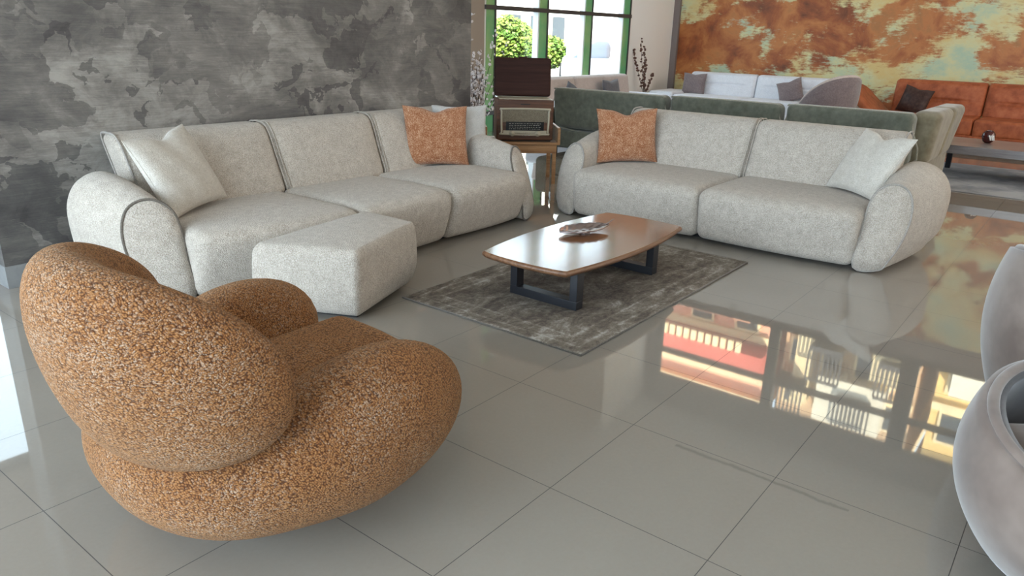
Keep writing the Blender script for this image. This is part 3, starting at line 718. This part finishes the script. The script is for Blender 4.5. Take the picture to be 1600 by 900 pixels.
def armchair():
    # local: x forward, y to the sitter's left
    root = thing('swivel_armchair', 'rounded burnt orange boucle armchair seen from behind in the foreground', 'armchair', (*CH_POS, 0), CH_ROT)
    NU, NV = 144, 84
    th = np.linspace(0, 2*PI, NU, endpoint=False)[None]; ph = np.linspace(-PI/2+.01, PI/2-.01, NV+1)[:, None]
    D = np.stack([np.cos(ph)*np.cos(th), np.cos(ph)*np.sin(th), np.sin(ph)+0*th], -1); oz = 0.2658; k = 11.9; m = 2.4286
    rx = np.where(D[..., 0] > 0, 0.2608, 0.5106); rz = np.where(D[..., 2] > 0, 0.2747, 0.2129)
    acc = (np.abs(D[..., 0]/rx)**m+np.abs(D[..., 1]/0.5506)**m+np.abs(D[..., 2]/rz)**m)**(-k/m)
    c_, s_ = math.cos(0.1539), math.sin(0.1539); rad3 = np.array([0.3741, 0.2141, 0.2476])
    for s in (-1, 1):
        Cn = np.array([0.1625, s*0.4078, 0.3693-oz]); Rm = np.array([[c_, 0, s_], [0, 1, 0], [-s_, 0, c_]])
        d = D@Rm.T/rad3; o_ = -(Rm@Cn)/rad3
        A = (d*d).sum(-1); Bq = (d*o_).sum(-1); Q = (o_*o_).sum()-1; disc = Bq*Bq-A*Q
        acc = acc+np.maximum(np.where(disc > 0, (-Bq+np.sqrt(np.maximum(disc, 0)))/A, 0), 0)**k
    rr = acc**(1/k)
    for _ in range(13):
        rr[1:-1] = (rr[1:-1]*2+rr[:-2]+rr[2:]+np.roll(rr[1:-1], 1, 1)+np.roll(rr[1:-1], -1, 1))/6
    P = D*rr[..., None]; P[..., 2] += oz
    cap = 0.36+2.6*np.clip(np.abs(P[..., 1])-0.225, 0, 1)+1.5*np.clip(-P[..., 0]-0.30, 0, 1)
    h_ = np.clip(0.5+0.5*(P[..., 2]-cap)/0.04, 0, 1); P[..., 2] = P[..., 2]*(1-h_)+cap*h_-0.04*h_*(1-h_)
    V = [tuple(v) for v in P.reshape(-1, 3)]; F = []
    for i in range(NV):
        for j in range(NU): F.append([i*NU+j, i*NU+(j+1) % NU, (i+1)*NU+(j+1) % NU, (i+1)*NU+j])
    F.append(list(range(NU))[::-1]); F.append([NV*NU+j for j in range(NU)])
    bo = link_mesh('body', V, F, MOR, root)
    sm = bo.modifiers.new('smooth', 'SMOOTH'); sm.factor = 0.5; sm.iterations = 4
    def sw(v):
        v = v.copy(); v[:, 2] += 0.015*np.clip(1-(v[:, 1]/0.25)**2, 0, 1)+0.05*(v[:, 0]-0.1); return v
    soft('seat', (0.16, 0, 0.345), (0.37, 0.265, 0.095), 0.08, MOR, root, (10, 8, 2), sw, a=6)
    # backrest: padded oval bent round the sitter
    V, F = ell((0, 0, 0), (0.1418, 0.6095, 0.2995), None, 72, 44, 0.9066)
    V = np.array(V); R = 0.5257; th = V[:, 1]/R; t = V[:, 0]; zz = V[:, 2]
    rad = R-0.03-t; lean = 0.1944*(zz+0.30)
    X = -rad*np.cos(th)-lean*np.cos(th*0.8); Y = rad*np.sin(th)-0.4744*lean*np.sin(th)
    Z = 0.6757+zz-0.0348*np.clip(np.abs(th)-0.55, 0, 2)**1.2
    q = -0.1003-CH_ROT; X, Y = X*math.cos(q)-Y*math.sin(q), X*math.sin(q)+Y*math.cos(q)
    dx, dy = 0.0198-CH_POS[0], 0.0533-CH_POS[1]; c, n_ = math.cos(-CH_ROT), math.sin(-CH_ROT)
    link_mesh('backrest', np.column_stack([X+dx*c-dy*n_, Y+dx*n_+dy*c, Z]), F, MOR, root)
    # seam line around the top of each arm
    lathe('swivel_base', [(0.26, 0.0), (0.26, 0.015), (0.10, 0.03), (0.06, 0.10)], BLACKM, root, 32)
CH_POS = (-0.0415, 0.178); CH_ROT = -0.0839
armchair()

# ------------------------------------------------------------------ taupe tub chairs at the right edge
def tub_chair(loc, rot, label, zt=0.78, inner=CHARV, arm=0.5):
    root = thing('tub_chair', label, 'armchair', loc, rot, 'taupe velvet tub chairs at the right edge')
    nth, nz = 56, 18; A = math.radians(135)
    def top(a):
        s = abs(a)/A; return zt-(zt-arm)*(s**2*(3-2*s))
    V = []; F = []
    def pt(a, f, r_off):
        z = 0.09+(top(a)-0.09)*f; r = 0.315+0.115*math.sin(f*PI*0.78)**0.9+r_off
        return (-r*math.cos(a)*1.02, r*math.sin(a), z)
    outer = [[pt(-A+2*A*i/nth, j/nz, 0.0) for j in range(nz+1)] for i in range(nth+1)]
    innr = [[pt(-A+2*A*i/nth, j/nz, -0.065) for j in range(nz+1)] for i in range(nth+1)]
    def sheet(G, flip):
        V = [p for row in G for p in row]; F = []
        for i in range(len(G)-1):
            for j in range(len(G[0])-1):
                a = i*len(G[0])+j; q = [a, a+1, a+len(G[0])+1, a+len(G[0])]; F.append(q[::-1] if flip else q)
        return V, F
    # outer shell with thickness to the half, inner liner for the rest
    mid = [[tuple((np.array(outer[i][j])*0.5+np.array(innr[i][j])*0.5)) for j in range(nz+1)] for i in range(nth+1)]
    for nm, A_, B_, m in (('shell', outer, mid, TAUPEV), ('lining', mid, innr, inner)):
        G = [[*A_[i], *B_[i][::-1]] for i in range(nth+1)]
        V = [p for row in G for p in row]; n = 2*(nz+1); F = []
        for i in range(nth):
            for j in range(n): a = i*n+j; b = i*n+(j+1) % n; F.append([a, b, b+n, a+n])
        F.append(list(range(n))); F.append([nth*n+k for k in range(n)][::-1])
        link_mesh(nm, V, F, m, root)
    edge = [mid[i][nz] for i in range(nth+1)]; edge = [mid[0][j] for j in range(nz)]+edge+[mid[nth][j] for j in range(nz-1, -1, -1)]
    MB().tube(edge, 0.017, n=10).build('piping', TAUPEV, root, True)
    soft('seat', (0.04, 0, 0.36), (0.30, 0.29, 0.085), 0.07, TAUPEV, root, (8, 8, 2))
    for sx in (-1, 1):
        for sy in (-1, 1): MB().tube([(sx*0.14, sy*0.14, 0.27), (sx*0.15, sy*0.15, 0.0)], 0.016, r2=0.010).build('leg', BLACKM, root, True)
    soft('underframe', (0, 0, 0.25), (0.27, 0.27, 0.04), 0.03, BLACK, root, (2, 2, 1))
    return root
tub_chair((1.22, -2.15, 0), math.radians(-142), 'taupe velvet tub chair with dark inside, nearest at the right edge', 0.585, arm=0.44)
tub_chair((2.25, -2.07, 0), math.radians(-30), 'taupe velvet tub chair behind the nearest one at the right edge', 0.815, TAUPEV, arm=0.70)

# ------------------------------------------------------------------ radio on its side table
def side_table():
    root = thing('side_table', 'honey wood side table carrying the vintage radio between the sofas', 'table', (5.19, 3.07, 0), RAD_ROT)
    bxo('tabletop', (-0.40, -0.25, 0.42), (0.36, 0.25, 0.445), OAK, root, 0.004)
    bxo('apron', (-0.37, -0.235, 0.33), (0.34, 0.22, 0.42), OAK, root, 0.003)
    bxo('side_panel', (0.345, -0.25, 0.42), (0.375, 0.25, 0.60), OAK, root, 0.008); bxo('side_panel', (-0.43, -0.25, 0.42), (-0.40, 0.25, 0.60), OAK, root, 0.008)
    for x in (-0.36, 0.32):
        for y in (-0.21, 0.19): bxo('leg', (x-0.02, y-0.02, 0), (x+0.02, y+0.02, 0.33), OAK, root, 0.003)
RAD_ROT = -math.radians(46)
side_table()
def radio():
    root = thing('vintage_radio', 'vintage walnut valve radio with open record-player lid on the side table', 'radio', (5.19, 3.07, 0.447), RAD_ROT)
    W, D, H = 0.30, 0.19, 0.43
    bxo('cabinet', (-W, -D, 0.012), (W, D, H), RADIOW, root, 0.014)
    bxo('cabinet_foot', (-W+0.02, -D+0.02, 0), (W-0.02, D-0.02, 0.012), BLACK, root)
    fr = M('cream_bezel', (0.40, 0.35, 0.26), 0.4); cl = M('grille_cloth', (0.20, 0.165, 0.115), 0.9, bump=(300, 0.6, 0.002), var=(120, (0.13, 0.105, 0.07), 0.4, 0.6)); dl = M('dial_glass', (0.014, 0.014, 0.015), 0.15)
    pts = [(-0.235, 0.075), (0.225, 0.075), (0.245, 0.10), (0.25, 0.31), (0.23, 0.335), (-0.23, 0.335), (-0.25, 0.31), (-0.245, 0.10)]
    f = MB().tube([(x, -D-0.003, z) for x, z in catmull(pts, 4)], 0.011, closed=True).build('bezel', fr, root, True)
    bxo('grille', (-0.24, -D-0.006, 0.20), (0.24, -D+0.01, 0.33), cl, root)
    dd = bxo('dial', (-0.20, -D-0.010, 0.115), (0.20, -D+0.01, 0.205), dl, root)
    tx = M('dial_print', (0.42, 0.40, 0.34), 0.5); mb = MB(); rnd = random.Random(3)
    for r in range(4):
        x = -0.17
        while x < 0.16:
            w_ = rnd.uniform(0.006, 0.022); mb.box((x, -D-0.0115, 0.130+r*0.018), (x+w_, -D-0.010, 0.134+r*0.018)); x += w_+rnd.uniform(0.006, 0.014)
    mb.build('station_names', tx, dd)
    bxo('key_panel', (-0.23, -D-0.008, 0.082), (0.23, -D+0.01, 0.115), fr, root, 0.003)
    mb = MB()
    for k in range(9): mb.box((-0.085+k*0.02, -D-0.022, 0.084), (-0.069+k*0.02, -D-0.006, 0.096))
    mb.build('keys', fr, root, bevel=0.002)
    # script nameplate
    pts = [(-0.05+0.1*i/26, -D-0.012, 0.066+0.006*math.sin(i*1.5)+0.002*math.sin(i*0.7)) for i in range(27)]
    MB().tube(pts, 0.0014, n=5).build('nameplate', CHROME, root, True)
    for x in (-0.135, 0.135):
        k = lathe('knob', [(0.030, 0), (0.030, 0.014), (0.022, 0.022), (0.010, 0.023), (0.009, 0.030), (0.001, 0.030)], fr, root, 24); k.rotation_euler = (PI/2, 0, 0); k.location = (x, -D-0.002, 0.085)
    bxo('handle_slot', (-0.05, -D-0.004, 0.378), (0.05, -D+0.01, 0.388), BLACK, root)
    bxo('record_deck', (-W+0.03, -D+0.03, H), (W-0.03, D-0.03, H+0.008), fr, root)
    # lid, open and leaning back a little
    V, F = soft_data((0.305, 0.035, 0.20), 0.028, (4, 1, 4), 4); a = 0.10
    V = V+np.array([0, 0, 0.20]); Y = V[:, 1]*math.cos(a)+V[:, 2]*math.sin(a); Z = -V[:, 1]*math.sin(a)+V[:, 2]*math.cos(a)
    l = link_mesh('lid', np.column_stack([V[:, 0], Y+D-0.06, Z+H+0.01]), F, LIDW, root)
    bxo('lid_catch', (-0.045, 0.15, H+0.405), (0.045, 0.20, H+0.42), LIDW, l, 0.003)
radio()

# ------------------------------------------------------------------ branches
STEM = M('branch_bark', (0.030, 0.018, 0.014), 0.8); PETAL = M('white_blossom', (0.82, 0.76, 0.76), 0.7); BUD = M('brown_bud', (0.11, 0.05, 0.035), 0.8)
def blossom_mesh():
    bm = bmesh.new()
    for k in range(5):
        a = 2*PI*k/5
        r = bmesh.ops.create_icosphere(bm, subdivisions=1, radius=0.017); bmesh.ops.scale(bm, vec=(1, 0.8, 0.6), verts=r['verts']); bmesh.ops.rotate(bm, verts=r['verts'], cent=(0, 0, 0), matrix=Matrix.Rotation(a, 3, 'Z')); bmesh.ops.translate(bm, vec=(0.014*math.cos(a), 0.014*math.sin(a), 0), verts=r['verts'])
    me = bpy.data.meshes.new('blossom'); bm.to_mesh(me); bm.free(); me.materials.append(PETAL)
    for p in me.polygons: p.use_smooth = True
    return me
BLM = blossom_mesh()
def bud_mesh():
    bm = bmesh.new(); r = bmesh.ops.create_icosphere(bm, subdivisions=2, radius=0.02); bmesh.ops.scale(bm, vec=(1, 1, 1.7), verts=r['verts'])
    me = bpy.data.meshes.new('bud'); bm.to_mesh(me); bm.free(); me.materials.append(BUD); return me
BDM = bud_mesh()
def branch(name, label, group, root_p, tip, bend, count, mesh, t0, rnd, rs=0.005, spread=0.03, nm='blossom', scale=1.0):
    a, b = Vector(root_p), Vector(tip); mid_ = (a+b)/2+Vector(bend)
    pts = catmull([tuple(a), tuple((a*0.6+mid_*0.4)), tuple(mid_*0.6+b*0.4), tuple(b)], 6, False)
    pts = [np.array(p)-np.array(a) for p in pts]
    o = link_mesh(name, *tube_data([tuple(p) for p in pts], rs, False, 6, 0.0018), STEM); o.location = a; tag(o, label, 'branch', group)
    for k in range(count):
        t = t0+(1-t0)*(k+rnd.random()*0.6)/count; i = min(len(pts)-2, int(t*(len(pts)-1))); p = pts[i]+(pts[i+1]-pts[i])*(t*(len(pts)-1)-i)
        c = bpy.data.objects.new(nm, mesh); C.objects.link(c); c.parent = o
        c.location = (p[0]+rnd.uniform(-1, 1)*spread, p[1]+rnd.uniform(-1, 1)*spread, p[2]+rnd.uniform(-1, 1)*spread)
        c.rotation_euler = (rnd.random()*6, rnd.random()*6, rnd.random()*6); s = rnd.uniform(0.7, 1.25)*scale; c.scale = (s, s, s)
VX, VY = 5.34, 3.95
CER = M('white_vase_ceramic', (0.6, 0.58, 0.55), 0.3)
o = lathe('vase', [(0.09, 0), (0.13, 0.05), (0.15, 0.18), (0.12, 0.36), (0.07, 0.46), (0.065, 0.50), (0.058, 0.50), (0.062, 0.46), (0.06, 0.40)], CER, loc=(0, 0, 0)); o.location = (VX, VY, 0); tag(o, 'vase of white blossom branches standing behind the end of the grey wall', 'vase')
rb = random.Random(11)
for k in range(20):
    h = rb.uniform(0.95, 1.55); a = rb.uniform(-0.25, 0.30)
    branch('blossom_branch', 'dark branch with white blossoms beside the grey wall end, upright in the bunch', 'upright white blossom branches', (VX, VY, 0.40), (VX+a*0.8, VY-a*0.6-0.02, h), (a*0.3, 0, 0.05), 24, BLM, 0.28, rb, spread=0.035, scale=0.6)
branch('blossom_branch', 'tallest dark branch with white blossoms beside the grey wall end', None, (VX, VY, 0.4), (VX-0.02, VY+0.0, 1.74), (-0.01, 0, 0.05), 16, BLM, 0.4, rb, scale=0.65)
for (dx, h) in ((0.34, 1.45), (0.36, 1.15), (0.32, 1.05), (0.36, 0.96), (0.28, 0.86)):
    branch('blossom_branch', 'dark blossom branch leaning to the right across the green window frame', 'blossom branches leaning right', (VX, VY, 0.42), (VX+dx, VY-dx*0.7, h), (0.03, 0, -0.05), 12, BLM, 0.4, rb, spread=0.02, scale=0.6)
# bud branches by the white wall
BX, BY = 12.75, 5.72
o = lathe('vase', [(0.07, 0), (0.09, 0.05), (0.10, 0.2), (0.05, 0.38), (0.05, 0.42), (0.04, 0.42), (0.04, 0.36)], CER); o.location = (BX, BY, 0); tag(o, 'vase of bare budding branches by the white wall corner', 'vase')
for (dy, h) in ((0.28, 1.28), (0.12, 1.5), (-0.04, 1.1), (0.02, 1.35), (-0.22, 0.85)):
    branch('bud_branch', 'thin reddish budding branch against the white wall', 'budding branches by the white wall', (BX, BY, 0.36), (BX-0.1, BY+dy, h), (0, 0.02, 0), 14, BDM, 0.35, rb, rs=0.008, spread=0.02, nm='bud')

# ------------------------------------------------------------------ showroom sofas behind
def block_sofa(name, label, loc, rotz, mat, W, backs, zback=0.82, seatz=0.42, depth=0.95, arm=0.2, armz=0.56, backmat=None, skirt=None, pipe=None, crease=False, lean=0.18, legs=True, arms=(1, 1), r=0.06):
    """front looks towards local -y, x across"""
    root = thing(name, label, 'sofa', loc, rotz); bm_ = backmat or mat
    x0 = -W/2+(arm if arms[0] else 0); x1 = W/2-(arm if arms[1] else 0); sw = (x1-x0)/backs
    for k in range(backs):
        cx = x0+sw*(k+0.5)
        s = soft('seat', (cx, depth*0.42, (seatz+0.20)/2+0.02), (sw/2-0.004, depth*0.42, (seatz-0.20)/2), 0.05, mat, root, (6, 6, 2))
        def wp(v):
            v = v.copy(); v[:, 1] += (v[:, 2]-seatz)*lean; xr = (v[:, 0]-cx)/(sw/2); f = v[:, 1] < depth*0.82
            v[:, 1] -= np.where(f, 0.03*(1-xr**4), 0)
            if crease:
                v[:, 1] += np.where(f, 0.03*np.exp(-((v[:, 2]-(seatz+0.23))/0.018)**2)*(np.abs(xr) < 0.7), 0)
            return v
        b = soft('backrest', (cx, depth*0.84, (seatz+zback)/2), (sw/2-0.004, 0.11, (zback-seatz)/2+0.02), r, bm_, root, (14, 2, 22 if crease else 8), wp)
        if pipe:
            hh = (zback-seatz)/2+0.02; pts = [(cx+a*(sw/2-0.012), depth*0.84+0.09, (seatz+zback)/2+c*hh) for a, c in catmull([(-1, -1), (-1, 0.6), (-0.93, 0.97), (-0.8, 1.0), (0.8, 1.0), (0.93, 0.97), (1, 0.6), (1, -1)], 4)]
            MB().tube(wp(np.array(pts)), 0.010, closed=True, n=6).build('piping', pipe, b, True)
    for sd, on in ((-1, arms[0]), (1, arms[1])):
        if on: soft('armrest', (sd*(W/2-arm/2), depth*0.5, armz/2+0.05), (arm/2, depth*0.5, armz/2-0.05), 0.06, mat, root, (3, 6, 4))
    z0 = 0.10
    if skirt:
        mb = MB(); n = int(W/0.04)
        for k in range(n): mb.box((-W/2+W*k/n+0.006, -0.012, 0.04), (-W/2+W*(k+1)/n-0.006, 0.0, 0.24))
        mb.build('ribbed_skirt', skirt, root); z0 = 0.03
    bxo('base', (-W/2+0.02, 0.0, z0), (W/2-0.02, depth*0.95, 0.24), mat, root, 0.01)
    if legs:
        for sx in (-1, 1):
            for y in (0.08, depth-0.12): MB().tube([(sx*(W/2-0.12), y, z0+0.01), (sx*(W/2-0.12), y, 0)], 0.02).build('leg', BLACKM, root, True)
    return root
# green velvet sofa seen from behind, with a raised return at its right end
root = thing('green_sofa', 'olive green velvet corner sofa seen from behind, backing onto the right cream sofa', 'sofa', (7.2, 1.75, 0), 0)
for (a, b, zt) in ((2.30-0.0, 0.62, 0.86), (0.58, -0.78, 0.87), (-0.82, -2.12, 0.88)):
    y0, y1 = b, a; cy = (y0+y1)/2; hy = (y1-y0)/2-0.012
    def wp(v): v = v.copy(); v[:, 0] -= (v[:, 2]-0.42)*0.12; return v
    s = soft('backrest', (0.05, cy, (0.34+zt)/2), (0.12, hy, (zt-0.34)/2), 0.07, GREENV, root, (2, 10, 6), wp, a=5)
    pts = [(-0.055+0.03, cy+p*(hy-0.01), (0.34+zt)/2+q_*((zt-0.34)/2-0.006)) for p, q_ in catmull([(-1, -1), (-1, 0.5), (-0.96, 0.9), (-0.85, 1.0), (0.85, 1.0), (0.96, 0.9), (1, 0.5), (1, -1)], 4)]
    MB().tube(wp(np.array(pts)), 0.008, closed=True, n=6).build('piping', GREENP, s, True)
    soft('seat', (0.55, cy, 0.31), (0.42, hy, 0.11), 0.05, GREENV, root, (4, 6, 2))
soft('base', (0.42, 0.09, 0.19), (0.46, 2.19, 0.12), 0.03, GREENV, root, (3, 8, 2))
soft('armrest', (0.35, 2.42, 0.33), (0.48, 0.12, 0.25), 0.07, GREENV, root, (6, 2, 4))
GREENO = weave_fabric('olive_brown_velvet', (0.13, 0.105, 0.065), (0.185, 0.155, 0.10), (0.24, 0.205, 0.14), 10, 0.15, 0.003, sheen=0.35)
def wr(v): v = v.copy(); v[:, 1] -= (v[:, 2]-0.42)*0.10; v[:, 0] += (v[:, 2]-0.42)*0.9*np.clip(v[:, 0]/1.6, 0, 1); return v
for x0, x1 in ((0.12, 0.75), (0.76, 1.35)):
    s = soft('return_backrest', ((x0+x1)/2, -2.13, 0.62), ((x1-x0)/2, 0.14, 0.27), 0.08, GREENO, root, (8, 2, 6), wr, a=5); s['label'] = 'olive brown return cushion'
soft('return_base', (0.75, -2.05, 0.25), (0.60, 0.20, 0.17), 0.05, GREENO, root, (6, 3, 3))
for x, y in ((0.05, 2.3), (0.05, -2.0), (1.25, -2.1), (0.85, 2.3)): MB().tube([(x, y, 0.10), (x, y, 0)], 0.02).build('leg', BLACKM, root, True)

block_sofa('window_sofa', 'blush and white sofa in front of the tall window', (10.3, 4.75, 0), 0, WHITEF, 3.2, 3, 0.83, 0.42, 0.95, 0.22, 0.52, backmat=BLUSH, skirt=WHITEF2, legs=False)
block_sofa('white_sofa', 'white linen sofa against the rust coloured wall', (12.75, 3.7, 0), -PI/2, WHITEF, 3.9, 2, 0.86, 0.44, 0.95, 0.55, 0.50, crease=True)
block_sofa('rust_sofa', 'rust brown leather sofa against the rust coloured wall at right', (11.95, -1.05, 0), -PI/2, RUSTL, 4.2, 3, 0.96, 0.46, 1.0, 0.2, 0.5, crease=True, arms=(0, 1))
pillow('cushion', 'charcoal cushion on the right end of the blush window sofa', 0.62, DKGREY, (10.72, 5.26, 0.43), yaw=0.1, lean=0.2, chop=0.02, height=0.36, n=14)
pillow('cushion', 'charcoal cushion tilted behind the radio on the blush window sofa', 0.42, DKGREY, (9.32, 5.22, 0.40), yaw=-0.5, lean=0.3, roll=0.5, chop=0.02, height=0.36, n=14)
pillow('cushion', 'mauve grey cushion on the left end of the white sofa', 0.50, MAUVE, (13.30, 4.92, 0.44), yaw=-PI/2, lean=0.15, chop=0.02, height=0.42, n=14)
pillow('cushion', 'mauve grey cushion leaning at the right end of the white sofa', 0.46, MAUVE, (13.2, 2.86, 0.44), yaw=-PI/2, lean=0.25, roll=-0.35, chop=0.02, height=0.42, n=14)
pillow('cushion', 'dark brown leather cushion on the rust sofa', 0.50, DKBR, (12.5, 0.72, 0.46), yaw=-PI/2-0.35, lean=0.25, roll=0.15, chop=0.02, height=0.42, n=14)
# flared arm at the left end of the rust sofa
def wfl(v): v = v.copy(); z = np.clip(v[:, 2]-0.35, 0, 1); v[:, 1] += z*0.9; return v
rs = [o for o in C.objects if o.name.startswith('rust_sofa')][0]
def wfl(v): v = v.copy(); z = np.clip(v[:, 2]-0.30, 0, 1); v[:, 0] -= z*1.1; return v
soft('flared_arm', (-2.08, 0.50, 0.50), (0.10, 0.48, 0.36), 0.08, RUSTL, rs, (2, 6, 8), wfl)

# mauve shell armchair seen from behind
def shell_chair():
    root = thing('shell_armchair', 'mauve shell armchair with tall curved back in front of the white sofa', 'armchair', (10.75, 1.55, 0), math.radians(60))
    V = []; n, m = 40, 16; A = math.radians(110)
    for side in (0, 1):
        for i in range(n+1):
            a = -A+2*A*i/n; s = abs(a)/A; top = 1.05-0.52*s**2.2
            for j in range(m+1):
                f = j/m; z = 0.28+(top-0.28)*f; r = 0.34+0.10*f+0.04*math.sin(PI*f)-(0.07 if side else 0); z = z-(0.0 if j < m else 0.0)
                V.append((-r*math.cos(a), r*math.sin(a)*1.05, z))
    N = (n+1)*(m+1); F = []
    for s_ in (0, 1):
        for i in range(n):
            for j in range(m): a = s_*N+i*(m+1)+j; q = [a, a+1, a+m+2, a+m+1]; F.append(q if s_ else q[::-1])
    for i in range(n):
        for j in (0, m): a = i*(m+1)+j; F.append([a, a+m+1, N+a+m+1, N+a])
    for j in range(m):
        for i in (0, n): a = i*(m+1)+j; F.append([a, a+1, N+a+1, N+a])
    link_mesh('shell', V, F, MAUVE, root)
    edge = [tuple((np.array(V[i*(m+1)+m])+np.array(V[N+i*(m+1)+m]))/2) for i in range(n+1)]
    MB().tube(edge, 0.032, n=10).build('rolled_edge', BLUSH, root, True)
    soft('seat', (0.05, 0, 0.36), (0.32, 0.30, 0.09), 0.07, MAUVE, root, (6, 6, 2))
    for sx in (-1, 1):
        for sy in (-1, 1): MB().tube([(sx*0.2, sy*0.2, 0.28), (sx*0.26, sy*0.26, 0)], 0.016, r2=0.01).build('leg', BLACKM, root, True)
shell_chair()
# low table, vase, magazine and rug in front of the rust sofa
t = thing('low_table', 'low grey-brown wooden table in front of the rust sofa', 'table', (9.55, -1.35, 0))
bxo('tabletop', (-0.50, -1.25, 0.30), (0.50, 1.12, 0.40), GREYWOOD, t, 0.006)
for x in (-0.42, 0.36):
    for y in (-1.15, 1.0): bxo('leg', (x-0.03, y-0.03, 0.012), (x+0.03, y+0.03, 0.30), BLACKM, t)
o = lathe('small_vase', [(0.03, 0), (0.055, 0.02), (0.075, 0.07), (0.07, 0.115), (0.045, 0.145), (0.04, 0.15), (0.03, 0.14)], M('oxblood_glaze', (0.06, 0.012, 0.010), 0.15), n=24); o.location = (9.62, -0.76, 0.401)
tag(o, 'small round oxblood vase with white marks on the low grey table', 'vase')
mb = MB()
for a in (-2.95, -2.65, -2.35):
    mb.tube([(0.0755*math.cos(a+0.1*k), 0.0755*math.sin(a+0.1*k), 0.10-0.02*k) for k in range(4)], 0.008, n=5)
mb.build('painted_marks', M('white_glaze', (0.85, 0.85, 0.83), 0.3), o, True)
o = bxo('magazine', (12.05, -0.66, 0.462), (12.28, -0.38, 0.475), WHITEF2, None, 0.002); tag(o, 'thin white magazine lying on the rust leather sofa seat', 'magazine')
V, F = soft_data((1.15, 1.9, 0.005), 0.004, (2, 2, 1), 1)
MRG2 = M('blue_grey_rug_pile', (0.20, 0.205, 0.225), 1.0, var=(2.5, (0.34, 0.34, 0.35), 0.42, 0.58), bump=(90, 0.4, 0.003))
o = link_mesh('area_rug', V, F, MRG2); o.location = (9.3, -1.9, 0.0055); tag(o, 'blue-grey mottled rug under the low grey table', 'rug')
